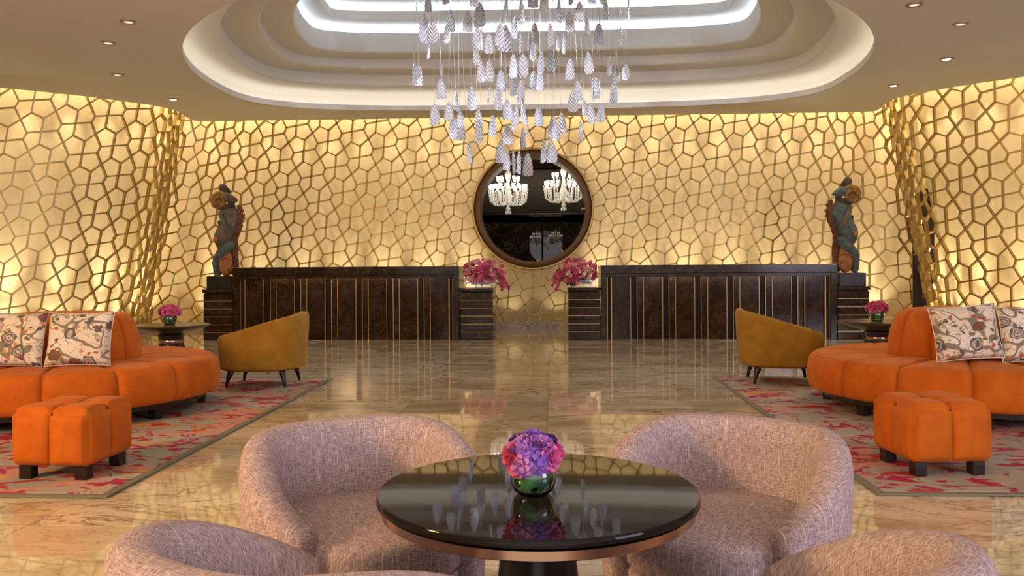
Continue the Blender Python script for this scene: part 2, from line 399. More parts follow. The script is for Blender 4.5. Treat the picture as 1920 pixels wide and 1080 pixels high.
# ------------------------------------------------------------------ ceiling with stepped recess
RC = (-.36, 12.8)
def outline(inset, n=128):
    W, F, Nn = 4.76-inset, 2.07-inset, 5.25-inset
    pts = []
    for i in range(n):
        a = 2*math.pi*i/n; c, s = math.cos(a), math.sin(a)
        D, p = (F, 3.3) if s >= 0 else (Nn, 2.05)
        x = W*math.copysign(abs(c)**(2/p), c); y = D*math.copysign(abs(s)**(2/p), s)
        pts.append((RC[0]+x, RC[1]+y))
    return pts
edge = [surf(UMIN+(UMAX-UMIN)*i/400, CEIL, -.16) for i in range(401)]
outer = [(p.x, p.y) for p in edge]+[(11.0, 11.2), (11.0, -6), (-11.9, -6), (-11.9, 11.2)]
cen = Vector((XA, 11.0))
def cast(poly, a):
    d = Vector((math.cos(a), math.sin(a))); best = None
    for p, q in zip(poly, poly[1:]+poly[:1]):
        p = Vector(p)-cen; e = Vector(q)-cen-p
        den = d.x*e.y-d.y*e.x
        if abs(den) < 1e-9: continue
        t = (p.x*e.y-p.y*e.x)/den; s = (p.x*d.y-p.y*d.x)/den
        if t > 0 and -1e-6 <= s <= 1+1e-6 and (best is None or t < best): best = t
    return best
hole = outline(0, 200)
angs = sorted(set([2*math.pi*i/360 for i in range(360)]+[math.atan2(p[1]-cen.y, p[0]-cen.x) % (2*math.pi) for p in outer]))
v = []; f = []
for a in angs:
    for poly in (hole, outer):
        r = cast(poly, a) or 0; v.append((cen.x+math.cos(a)*r, cen.y+math.sin(a)*r, CEIL))
n = len(angs)
for i in range(n):
    j = (i+1) % n; f.append((2*i, 2*j, 2*j+1, 2*i+1))
ceil = tag(mesh('ceiling', v, f, M['ceil']), kind='structure')
v = []; f = []
for p in edge: v += [(p.x, p.y, CEIL), (p.x, p.y, 4.3)]
for i in range(len(edge)-1): f.append((2*i, 2*i+2, 2*i+3, 2*i+1))
mesh('cove_edge', v, f, M['ceil'], ceil)
v = []; f = []
for i in range(401):
    u = UMIN+(UMAX-UMIN)*i/400; v += [surf(u, 4.3, -.17), surf(u, 4.3, OB+.02)]
for i in range(400): f.append((2*i, 2*i+2, 2*i+3, 2*i+1))
mesh('cove_lid', v, f, M['ceil'], ceil)
def sweep(name, prof, matl, cap=False):
    rings = [[(x, y, CEIL+z) for x, y in outline(q)] for q, z in prof]
    n = len(rings[0]); v = [p for r in rings for p in r]; f = []
    for k in range(len(rings)-1):
        for i in range(n):
            j = (i+1) % n; f.append((k*n+i, k*n+j, (k+1)*n+j, (k+1)*n+i))
    if cap: f.append(tuple((len(rings)-1)*n+i for i in range(n)))
    o = mesh(name, v, f, matl, ceil, smooth=True); sharp(o.data, 40); return o
sweep('ceiling_tier', [(0, 0), (0, .09), (-.2, .09), (-.2, .24), (-.16, .30), (-.06, .33), (.43, .33)], M['ceil'])
sweep('ceiling_tier', [(.43, .33), (.45, .35), (.45, .52), (.93, .52)], M['ceil'])
sweep('ceiling_tier', [(.93, .52), (.95, .54), (.95, .67), (1.38, .67)], M['ceil'])
sweep('ceiling_tier', [(1.38, .67), (1.40, .69), (1.42, .98), (1.22, .98), (1.22, 1.11), (1.72, 1.11)], M['ceil'])
sweep('ceiling_tier', [(1.72, 1.11), (1.74, 1.24), (1.56, 1.24), (1.56, 1.36), (2.0, 1.36)], M['ceil'], True)
def ledring(q0, q1, z, matl):
    a = outline(q0); b = outline(q1); n = len(a); v = []; f = []
    for (x, y), (x2, y2) in zip(a, b): v += [(x, y, CEIL+z), (x2, y2, CEIL+z), (x2, y2, CEIL+z+.008), (x, y, CEIL+z+.008)]
    for i in range(n):
        j = (i+1) % n
        for k in range(4): f.append((4*i+k, 4*j+k, 4*j+(k+1) % 4, 4*i+(k+1) % 4))
    return mesh('led_strip', v, f, matl, ceil)
ledring(-.10, -.06, .094, M['led_warm']); ledring(1.28, 1.33, .984, M['led_cool']); ledring(1.60, 1.65, 1.244, M['led_cool'])

# ------------------------------------------------------------------ gold lattice screens
va, vb = (.1364, -.4827), (.4617, .1784)
NL, NT_, NB = (-.0472, -.1076), (.2099, .2413), (.1757, -.1653)
ad = lambda p, *q: (p[0]+sum(k*w_[0] for k, w_ in q), p[1]+sum(k*w_[1] for k, w_ in q))
unit = [((0, 0), NL), (NL, va), ((0, 0), ad(NL, (1, vb))), (NT_, NB), (NB, ad(NT_, (1, va))), (NT_, ad(NB, (1, vb), (-1, va)))]
AU, AZ = -4.41, 3.51
bars = []
for i in range(-60, 60):
    for j in range(-70, 70):
        ou, oz = AU+i*va[0]+j*vb[0], AZ+i*va[1]+j*vb[1]
        if ou < UMIN-.6 or ou > UMAX+.6 or oz < -.7 or oz > 4.9: continue
        for p, q in unit:
            P = [ou+p[0], oz+p[1]]; Q = [ou+q[0], oz+q[1]]
            lo, hi = (P, Q) if P[1] < Q[1] else (Q, P)
            if hi[1] < .14 or lo[1] > 4.15 or min(P[0], Q[0]) < UMIN or max(P[0], Q[0]) > UMAX: continue
            if lo[1] < .12: k = (.12-lo[1])/(hi[1]-lo[1]); lo[0] += k*(hi[0]-lo[0]); lo[1] = .12
            if hi[1] > 4.15: k = (4.15-lo[1])/(hi[1]-lo[1]); hi[0] = lo[0]+k*(hi[0]-lo[0]); hi[1] = 4.15
            rp = math.hypot(P[0]-MX, P[1]-MZ); rq = math.hypot(Q[0]-MX, Q[1]-MZ); RR = MR+.04
            if rp < RR and rq < RR: continue
            if rp < RR or rq < RR:
                A, B = (P, Q) if rp < RR else (Q, P)
                for _ in range(12):
                    k = .5; mid = [(A[0]+B[0])/2, (A[1]+B[1])/2]
                    if math.hypot(mid[0]-MX, mid[1]-MZ) < RR: A[0], A[1] = mid
                    else: break
            bars.append((P, Q))
def barverts(P, Q, hw=.012, hd=.032):
    a, b = surf(*P), surf(*Q); t = b-a
    if t.length < .03: return None
    L = t.length; t.normalize(); n = nrm((P[0]+Q[0])/2, (P[1]+Q[1])/2); w_ = n.cross(t).normalized(); n2 = t.cross(w_)
    a = a-t*.008; b = b+t*.008
    return [p+w_*sx*hw+n2*sy*hd for p in (a, b) for sx, sy in ((-1, -1), (1, -1), (1, 1), (-1, 1))]
BF = [(0, 1, 2, 3), (7, 6, 5, 4), (0, 4, 5, 1), (1, 5, 6, 2), (2, 6, 7, 3), (3, 7, 4, 0)]
ci = camo.matrix_world.inverted()
def px(p):
    q = ci @ p; return (960+1581*q.x/-q.z, 495-1581*q.y/-q.z)
def lattice(label, ua, ub, base):
    t = thing('lattice_screen', label, 'lattice screen', base, group='gold lattice screens of the curved wall')
    items = []
    for P, Q in bars:
        mu = (P[0]+Q[0])/2
        if not (ua <= mu < ub): continue
        vv = barverts(P, Q)
        if vv is None: continue
        x, y = px(surf(*P)); x2, y2 = px(surf(*Q)); ln = math.hypot(x2-x, y2-y)
        mx_, my_ = (x+x2)/2, (y+y2)/2
        if not (0 < mx_ < 1920 and 150 < my_ < 640): ln *= .05
        items.append((ln, vv))
    items.sort(key=lambda q: -q[0]); off = Vector(base)
    for ln, vv in items[:300]:
        c = sum(vv, Vector())/8
        mesh('lattice_bar', [p-c for p in vv], BF, M['gold'], t, c-off)
    v = []; f = []
    for ln, vv in items[300:]:
        b = len(v); v += [p-off for p in vv]; f += [tuple(b+i for i in q) for q in BF]
    if v: mesh('lattice_bars', v, f, M['gold'], t)['kind'] = 'stuff'
    return t
lattice('gold pentagon lattice curving in at the left behind the orange sofa', UMIN, UL, surf(-8.5, 0))
lattice('gold pentagon lattice along the flat back wall behind the reception desks', UL, UR, (MX, 15.8, 0))
lattice('gold pentagon lattice curving in at the right with a dark slit at its fold', UR, UMAX, surf(8.0, 0))
# lamps hidden between lattice and backing
u = UMIN+.3; k = 0
while u < UMAX-.2:
    p = surf(u, .13, .12); q = surf(u, 1.6, OB)
    if not (abs(u-MX) < 1.0): (light('wall_uplight', 'SPOT', p, 30*random.uniform(.75, 1.25), WARM, q, spot_size=R(110), spot_blend=1.0, shadow_soft_size=.03),
         light('wall_washer', 'SPOT', p, (170 if UL < u < UR else 220)*random.uniform(.75, 1.25), WARM, surf(u, 2.7, OB), spot_size=R(40), spot_blend=1.0, shadow_soft_size=.03))
    else: light('wall_uplight', 'SPOT', p, 8, WARM, surf(u, 1.0, .2), spot_size=R(120), spot_blend=1.0, shadow_soft_size=.03)
    u += .82
u = UMIN+.6
while u < UMAX-.5:
    p = surf(u, 4.24, .12); light('cove_washer', 'SPOT', p, 80 if UL < u < UR else 105, WARM, surf(u, 1.5, OB), spot_size=R(46), spot_blend=1.0, shadow_soft_size=.03); t_ = raw(u+.05, 4.2)-raw(u-.05, 4.2)
    o = light('cove_light', 'AREA', p, 2.5, WARM, shape='RECTANGLE', size=.6, size_y=.06)
    o.rotation_euler = (R(8), 0, math.atan2(t_.y, t_.x))
    u += .62
# added dark slab standing in for the shaded doorway gap on the right
dr = thing('dark_gap_panel', 'tall dark brown panel standing in for the dark doorway behind the right lattice fold', 'doorway panel', (6.62, 15.35, 0), R(-12))
box('gap_slab', -.17, .17, -.03, .03, 0, 2.5, M['darkwood'], dr, .006)
box('gap_slab_edge', -.185, -.17, -.035, .035, 0, 2.5, M['darkwood'], dr, .003)
lathe('gap_slab_knob', [(0, 0), (.02, .005), (.025, .02), (.015, .04), (0, .045)], M['brass'], dr, 12, (-.1, -.05, 1.05))

# ------------------------------------------------------------------ dark room behind the round opening
def quad(name, a, b, c, d, matl, parent=None): return mesh(name, [a, b, c, d], [(0, 1, 2, 3)], matl, parent)
X0, X1, Y0, Y1, ZT = -6, 5.2, 16.30, 33.4, 4.9
bk = tag(quad('wall_far', (X0, Y1, 0), (X1, Y1, 0), (X1, Y1, ZT), (X0, Y1, ZT), M['roomstone']), kind='structure')
tag(quad('wall_room_left', (X0, Y0, 0), (X0, Y1, 0), (X0, Y1, ZT), (X0, Y0, ZT), M['darkwood']), kind='structure')
tag(quad('wall_room_right', (X1, Y0, 0), (X1, Y1, 0), (X1, Y1, ZT), (X1, Y0, ZT), M['darkwood']), kind='structure')
tag(quad('floor_room', (X0, Y0, -.01), (X1, Y0, -.01), (X1, Y1, -.01), (X0, Y1, -.01), M['roomstone']), kind='structure')
tag(quad('ceiling_room', (X0, Y0, ZT), (X1, Y0, ZT), (X1, Y1, ZT), (X0, Y1, ZT), M['darkwood']), kind='structure')
v = []; f = []
for i in range(N):
    a = 2*math.pi*i/N; c, s = math.cos(a), math.sin(a); q = 1.4/max(abs(c), abs(s))
    v += [(MX+c*1.1, Y0, MZ+s*1.1), (MX+c*q, Y0, MZ+s*q)]
for i in range(N): j = (i+1) % N; f.append((2*i, 2*j, 2*j+1, 2*i+1))
wf = tag(mesh('wall_room_front', v, f, M['darkwood']), kind='structure')
for a, b, c, d in ((X0, MX-1.4, 0, ZT), (MX+1.4, X1, 0, ZT), (MX-1.4, MX+1.4, 0, MZ-1.4), (MX-1.4, MX+1.4, MZ+1.4, ZT)): quad('wall_panel', (a, Y0, c), (b, Y0, c), (b, Y0, d), (a, Y0, d), M['darkwood'], wf)
box('bulkhead', X0+.02, X1-.02, Y1-.5, Y1-.02, 3.2, ZT-.02, M['darkwood'], bk, .01)
light('back_room_fill', 'AREA', (-.3, 29.5, 4.7), 45, (1.0, .8, .55), (-.3, 33.4, 3.0), shape='RECTANGLE', size=6, size_y=.4)  # added fill that brightens the dark room, no lamp known there
box('rail', X0+.02, X1-.02, Y1-.56, Y1-.02, 3.1, 3.2, M['silver'], bk, .02)
for k in range(5):
    box('wall_stile', -5+k*2.3, -4.94+k*2.3, Y1-.06, Y1-.005, .02, 3.1, M['groove'], bk, .01)
# ring of the round opening
fr = thing('round_opening_frame', 'big round bronze frame around the dark opening in the lattice wall', 'frame', (MX, 15.8, MZ)); fr.rotation_euler = (R(90), 0, 0)
lathe('reveal', [(.985, .08), (1.06, .09), (1.09, .07), (1.10, .02), (1.10, -.52), (.985, -.52), (.985, .08)], M['bronze'], fr, 96)
lathe('outer_bead', [(1.09, .075), (1.105, .105), (1.13, .105), (1.14, .08), (1.14, .0), (1.10, .0), (1.09, .075)], M['frame_gold'], fr, 96)
lathe('back_rim', [(1.0, -.52), (1.0, -.56), (1.12, -.56), (1.12, -.52), (1.0, -.52)], M['silver'], fr, 96, smooth=False)
def crystal_chandelier(loc, label):
    t = thing('crystal_chandelier', label, 'chandelier', loc, group='crystal chandeliers behind the opening')
    tube('stem', [(0, 0, -.38), (0, 0, 4.9-loc[2])], .012, M['silver'], t, 8)
    lathe('centre_body', [(0, -.42), (.03, -.40), (.05, -.36), (.02, -.31), (.06, -.25), (.09, -.1), (.05, .0), (.03, .2), (.07, .34), (.03, .42), (.05, .47), (0, .5)], M['crystal'], t, 14)
    for n, r, z in ((10, .22, .27), (18, .37, .10)):
        for i in range(n):
            a = 2*math.pi*(i+.5)/n
            lathe('candle_shade', [(.018, 0), (.028, .04), (.032, .085), (.027, .09), (.012, .01), (0, .0)], M['candle'], t, 8, (r*math.cos(a), r*math.sin(a), z-.06))
    bm = bmesh.new()
    rnd = random.Random(5)
    def drop(x, y, z, h, w_):
        mt = Matrix.Translation((x, y, z)) @ Matrix.Rotation(rnd.random()*3, 4, 'Z') @ Matrix.Diagonal((w_, w_, h, 1))
        bmesh.ops.create_cone(bm, cap_ends=False, segments=4, radius1=1, radius2=0, depth=1, matrix=mt @ Matrix.Translation((0, 0, .5)))
        bmesh.ops.create_cone(bm, cap_ends=False, segments=4, radius1=0, radius2=1, depth=1, matrix=mt @ Matrix.Translation((0, 0, -.5)))
    for n, r, z0, k in ((30, .41, .02, 5), (22, .30, -.02, 5), (16, .20, .18, 3), (14, .16, -.12, 4)):
        for i in range(n):
            a = 2*math.pi*i/n
            for q in range(k): drop(r*math.cos(a)*(1-.02*q), r*math.sin(a)*(1-.02*q), z0-.055*q, .026, .012)
    for i in range(10): a = i*.628; drop(.05*math.cos(a), .05*math.sin(a), -.44, .04, .014)
    from_bm('crystal_drops', bm, M['crystal'], t)['kind'] = 'stuff'
    for i in range(12):
        a = 2*math.pi*i/12; c, s = math.cos(a), math.sin(a)
        tube('scroll_arm', [(c*r, s*r, z) for r, z in ((.05, -.2), (.16, -.29), (.27, -.29), (.345, -.23), (.36, -.12), (.36, .04))], .013, M['crystal'], t, 6)
crystal_chandelier((-.89, 17.35, 2.70), 'lit crystal chandelier hanging at the left inside the round opening')
crystal_chandelier((.25, 17.35, 2.76), 'lit crystal chandelier hanging at the right inside the round opening')
# ------------------------------------------------------------------ ceiling downlights
def downlight(x, y, label, e=26, lit=True, tgt=None, size=70, col=(1, .82, .58)):
    t = thing('ceiling_downlight', label, 'downlight', (x, y, CEIL), group='ceiling downlights')
    lathe('trim_ring', [(.05, -.012), (.085, -.012), (.09, 0.0), (.05, 0.0), (.05, -.012)], M['trim_metal'], t, 24, smooth=False)
    lathe('lens', [(0, -.006), (.05, -.006), (.05, -.001), (0, -.001)], M['lamp' if lit else 'lamp_dim'], t, 20, smooth=False)
    light('downlight_beam', 'SPOT', (x, y, CEIL-.03), e, col, tgt or (x, y, 0), spot_size=R(size), spot_blend=.6, shadow_soft_size=.05)
for x, y, lb, e, tg in ((-6.17, 13.52, 'lit ceiling downlight nearest the left lattice fold', 60, (-5.6, 13.6, 1.4)), (-4.70, 9.19, 'left downlight nearest the top edge of the photo', 90, (-3.9, 6.9, .4)),
                  (-5.39, 10.05, 'leftmost ceiling downlight, second from the top', 70, (-3.6, 8.6, .4)), (-6.16, 11.73, 'left downlight between the lattice and the oval recess, third from the top', 60, (-3.3, 13.2, .3)),
                  (5.30, 13.32, 'lit ceiling downlight nearest the right lattice fold', 60, (4.8, 13.6, 1.4)), (5.33, 11.62, 'right downlight third from the top edge of the photo', 60, (2.6, 13.2, .3)),
                  (4.71, 9.93, 'rightmost ceiling downlight, second from the top edge', 90, (3.3, 7.2, .4)), (3.86, 9.14, 'right downlight nearest the top edge of the photo', 70, (2.4, 8.4, .4))):
    downlight(x, y, lb, e, lb.startswith('lit') or 'third' in lb and x > 0, tgt=tg)

# ------------------------------------------------------------------ hanging leaf chandelier
LEAVES = "-1.55,9.75,4.26,0.20,-1.39;-1.49,10.24,4.48,0.20,0.55;-1.16,9.30,4.28,0.20,-0.54;-0.80,8.81,4.10,0.21,0.52;-0.90,10.71,4.54,0.33,-0.29;-0.48,9.25,4.13,0.20,1.13;-0.32,9.39,4.14,0.27,-1.03;-0.23,10.88,4.79,0.29,0.23;-0.06,9.25,4.21,0.24,-0.52;0.11,10.85,4.59,0.29,1.14;0.26,10.75,4.77,0.28,-1.13;0.32,9.25,4.07,0.22,0.33;0.49,10.30,4.61,0.25,0.61;0.59,9.29,4.27,0.23,0.76;0.68,10.34,4.44,0.26,-1.07;0.91,9.85,4.26,0.26,1.40;-1.46,9.69,4.09,0.34,0.89;-1.28,9.18,3.87,0.25,0.29;-1.20,10.10,4.27,0.27,0.80;-1.30,10.63,4.26,0.27,-0.74;-0.96,9.76,4.14,0.24,0.23;-0.85,9.80,3.97,0.28,-0.26;-0.68,9.29,3.75,0.23,0.00;-0.88,10.75,4.21,0.26,-1.26;-0.53,8.88,3.74,0.25,0.63;-0.55,10.32,4.13,0.33,0.34;-0.42,10.04,4.16,0.28,1.01;-0.38,10.54,4.12,0.29,-1.30;-0.21,11.34,4.44,0.29,-0.39;0.00,8.88,3.73,0.24,-0.92;0.09,10.36,4.05,0.24,1.21;0.15,9.46,3.77,0.22,1.16;0.22,9.86,4.13,0.24,0.00;0.45,10.33,4.24,0.26,-1.12;0.62,10.82,4.27,0.28,-0.00;0.87,10.46,4.12,0.25,-1.34;-1.39,9.63,3.76,0.20,-1.07;-0.80,9.05,3.55,0.21,-0.68;-0.78,9.45,3.49,0.25,-0.44;-0.64,8.81,3.35,0.24,-0.64;-1.62,10.25,3.65,0.26,0.00;-1.64,10.08,3.62,0.24,1.38;-1.19,9.09,3.42,0.20,1.32;-1.26,9.63,3.34,0.24,-0.00;-1.19,10.54,3.39,0.28,1.36;-1.02,10.83,3.50,0.32,-0.58;-0.68,9.45,3.21,0.24,-1.28;-0.65,11.02,3.75,0.29,0.71;-0.56,9.03,3.10,0.25,0.85;-0.45,10.26,3.76,0.30,-0.73;-0.31,9.54,3.58,0.27,-0.00;-0.20,9.63,3.75,0.23,0.82;-0.10,9.13,3.50,0.24,0.89;0.02,11.31,4.07,0.30,-0.44;0.23,9.87,3.60,0.26,-0.61;0.44,9.87,3.67,0.26,-0.58;0.65,9.40,3.50,0.22,-1.13;0.74,9.45,3.43,0.22,-1.00;0.90,10.14,3.59,0.20,-0.00;-0.21,10.29,3.56,0.24,0.32;-0.13,10.23,3.55,0.25,0.73;-0.50,11.33,3.72,0.26,-0.66;-0.38,10.90,3.59,0.31,0.95;-0.37,10.73,3.29,0.31,1.15;0.77,10.27,3.41,0.27,-0.80;0.54,9.99,3.40,0.26,-0.68;0.49,9.91,3.37,0.27,1.30;0.28,8.94,3.14,0.22,0.49;0.26,9.89,3.23,0.26,0.00;0.42,10.77,3.29,0.21,0.85;0.44,9.37,2.98,0.23,-0.63;0.55,9.56,3.01,0.22,-1.08;0.62,10.09,3.10,0.22,-1.14;-1.36,9.81,3.08,0.25,0.00;-1.12,9.24,2.99,0.22,-0.15;-1.17,10.82,3.20,0.24,0.73;-1.18,10.09,2.97,0.27,0.66;-1.18,10.99,3.09,0.27,-0.33;-0.86,9.96,3.04,0.27,-0.64;-0.83,9.80,2.89,0.27,-0.62;-0.66,9.56,2.90,0.25,0.89;-0.56,10.79,3.31,0.27,0.00;-0.48,10.84,3.20,0.30,-1.23;-0.42,10.41,3.18,0.27,1.22;-0.28,9.56,2.87,0.24,1.43;-0.37,11.23,3.02,0.28,-1.08;-0.16,10.96,3.25,0.26,0.00;0.03,11.21,3.16,0.31,-0.44;0.11,8.87,2.79,0.24,-0.49;0.06,10.70,2.99,0.23,0.52;0.37,10.41,2.97,0.27,-1.22;-0.57,10.97,3.03,0.27,0.00;-1.00,10.13,2.68,0.27,1.29;-0.66,11.11,2.83,0.30,-0.41;-0.56,10.78,2.65,0.25,-0.66;-0.50,11.12,2.69,0.30,-1.26;-0.39,10.29,2.58,0.28,1.23;-0.25,8.96,2.38,0.25,0.44;-0.09,11.01,2.83,0.32,-1.11;0.00,11.00,2.81,0.30,-0.00"
ch = thing('leaf_chandelier', 'hanging chandelier of many frosted glass leaves on wires under the oval recess', 'chandelier', (-.36, 10.0, CEIL+1.35))
def leaf_mesh():
    rows = 14; cols = 7; v = []; f = []
    for s in (0, 1):
        for i in range(rows+1):
            t_ = i/rows
            hw = .24*(1-(1-min(1, t_*1.25))**2.0)**.64 if t_ < .8 else .24*(1-.06*((t_-.8)/.2)**2)
            hw = max(hw, .008)
            for j in range(cols):
                q = -1+2*j/(cols-1); x = q*hw
                rid = .016*math.cos((t_*11+abs(q)*1.2)*2*math.pi/1.35)*(1 if s else .4)*(1-abs(q)**6)
                y = .06*(1-q*q)*math.sin(min(1, t_+.15)*math.pi)+rid+(.016 if s else 0)
                v.append((x, y-.03, -t_+.04*abs(q)**2*(t_ > .95)))
    n = (rows+1)*cols
    for s in (0, 1):
        for i in range(rows):
            for j in range(cols-1):
                p = s*n+i*cols+j; fc = (p, p+1, p+cols+1, p+cols); f.append(fc if s else fc[::-1])
    rim = [i*cols for i in range(rows+1)]+[rows*cols+j for j in range(1, cols)]+[i*cols+cols-1 for i in range(rows-1, -1, -1)]+[j for j in range(cols-2, 0, -1)]
    for a, b in zip(rim, rim[1:]+rim[:1]): f.append((a, b, n+b, n+a))
    me = bpy.data.meshes.new('glass_leaf'); me.from_pydata(v, [], f); me.update()
    me.polygons.foreach_set('use_smooth', [True]*len(me.polygons)); me.materials.append(M['leafglass']); return me
LM = leaf_mesh()
wme = bpy.data.meshes.new('wire'); wr = .0016
wme.from_pydata([(wr*math.cos(a), wr*math.sin(a), z) for z in (0, 1) for a in (0, 2.09, 4.19)], [], [(0, 1, 4, 3), (1, 2, 5, 4), (2, 0, 3, 5)]); wme.materials.append(M['wire'])
topz = CEIL+1.35
rnd = random.Random(3)
for s in LEAVES.split(';'):
    x, y, z, h, a = map(float, s.split(','))
    o = bpy.data.objects.new('glass_leaf', LM); COL.objects.link(o); o.parent = ch
    o.location = (x+.36, y-10.0, z-topz); o.rotation_euler = (rnd.uniform(-.08, .08), rnd.uniform(-.05, .05), a); o.scale = (h, h, h)
    wv = bpy.data.objects.new('wire', wme); COL.objects.link(wv); wv.parent = o
    wv.scale = (1/h, 1/h, (topz-z)/h)
for k in range(6):       # cool spots added in the recess to brighten the leaves
    ax_, ay_ = -.36+(-2.3 if k < 3 else 2.3), 8.6+1.5*(k % 3)
    light('leaf_fill_beam', 'SPOT', (ax_, ay_, CEIL+.64), 300, COOL, (-.36, 10.0, 3.2), spot_size=R(60), spot_blend=.8, shadow_soft_size=.05)
for ax_ in (-3.2, 2.5): light('leaf_fill_beam', 'SPOT', (ax_, 5.6, CEIL-.03), 700, COOL, (-.36, 10.0, 3.3), spot_size=R(34), spot_blend=.7, shadow_soft_size=.05)  # added pair of front spots brightening the leaves, no fixture built
box('canopy_plate', -1.7, 1.7, -.9, .9, -.02, -.001, M['ceil'], ch, .004)

# ------------------------------------------------------------------ reception desks and stone pedestals
def desk(x0, x1, label):
    t = thing('reception_desk', label, 'reception desk', ((x0+x1)/2, 13.7, 0), group='reception desks'); W = x1-x0; h = W/2; f0 = -.4
    B, G, S = M['bmarble'], M['groove'], M['brass']
    box('top_slab', -h, h, f0-.02, .42, 1.04, 1.17, B, t, .006)
    box('top_fascia', -h+.101, h-.101, f0+.0, f0+.05, .985, 1.04, B, t, .004)
    box('core', -h+.16, h-.16, f0+.16, .40, 0, .995, G, t)
    for s in (-1, 1):
        a, b = (-h, -h+.10) if s < 0 else (h-.10, h)
        box('end_post', a, b, f0, .40, 0, 1.04, B, t, .006)
        a2 = -h+.105 if s < 0 else h-.16
        box('corner_slat', a2, a2+.055, f0+.06, f0+.3, 0, .998, G, t, .003)
        for q in (.104, .163): box('brass_strip', s*(h-q)-.005, s*(h-q)+.005, f0+.045, f0+.20, .0, .998, S, t)
    x = -h+.174; pw, sw = .298, .0955; n = 7
    step = (W-2*.174-pw)/(n-1); sw = (step-pw)/2
    for k in range(n):
        a = x+k*step
        box('stone_panel', a+.006, a+pw-.006, f0+.10, f0+.17, .0, .998, B, t, .004)
        for e in (a, a+pw): box('brass_strip', e-.004, e+.004, f0+.088, f0+.17, 0, .998, S, t)
        if k < n-1:
            box('stone_slat', a+pw+.006, a+pw+sw-.005, f0+.135, f0+.17, 0, .998, G, t, .003)
            box('stone_slat', a+pw+sw+.005, a+step-.006, f0+.115, f0+.17, 0, .998, B, t, .003)
            box('brass_strip', a+pw+sw-.004, a+pw+sw+.004, f0+.10, f0+.17, 0, .998, S, t)
    box('led_strip', -h+.5, h-.35, f0+.06, f0+.075, 1.030, 1.038, M['led_desk'], t)
    return t
desk(-5.11, -1.47, 'brown marble reception desk on the left behind the mustard chair')
desk(.77, 4.42, 'brown marble reception desk on the right with a brighter lit underside')
def pedestal(x0, x1, label, top=.82, flare=.035):
    t = thing('stone_pedestal', label, 'pedestal', ((x0+x1)/2, 13.7, 0), group='banded stone pedestals'); h = (x1-x0)/2-.008; f0 = -.36
    box('core', -h+.02, h-.02, f0+.03, .36, 0, top-.05, M['groove'], t)
    nb = 6; hh = (top-.06)/nb
    for k in range(nb):
        box('stone_band', -h+.008, h-.008, f0, .37, k*hh+.004, (k+1)*hh-.008, M['bmarble'], t, .006)
        if k: box('metal_strip', -h+.012, h-.012, f0-.004, .36, k*hh-.008, k*hh+.001, M['brass'], t)
    box('top_slab', -h-.0, h+.0, f0-.03, .39, top-.055, top, M['bmarble'], t, .008)
pedestal(-5.63, -5.11, 'banded brown stone pedestal under the left statue'); pedestal(-1.47, -.92, 'banded stone pedestal under the left flower arrangement')
pedestal(.24, .77, 'banded stone pedestal under the right flower arrangement'); pedestal(4.42, 4.94, 'banded brown stone pedestal under the right statue')

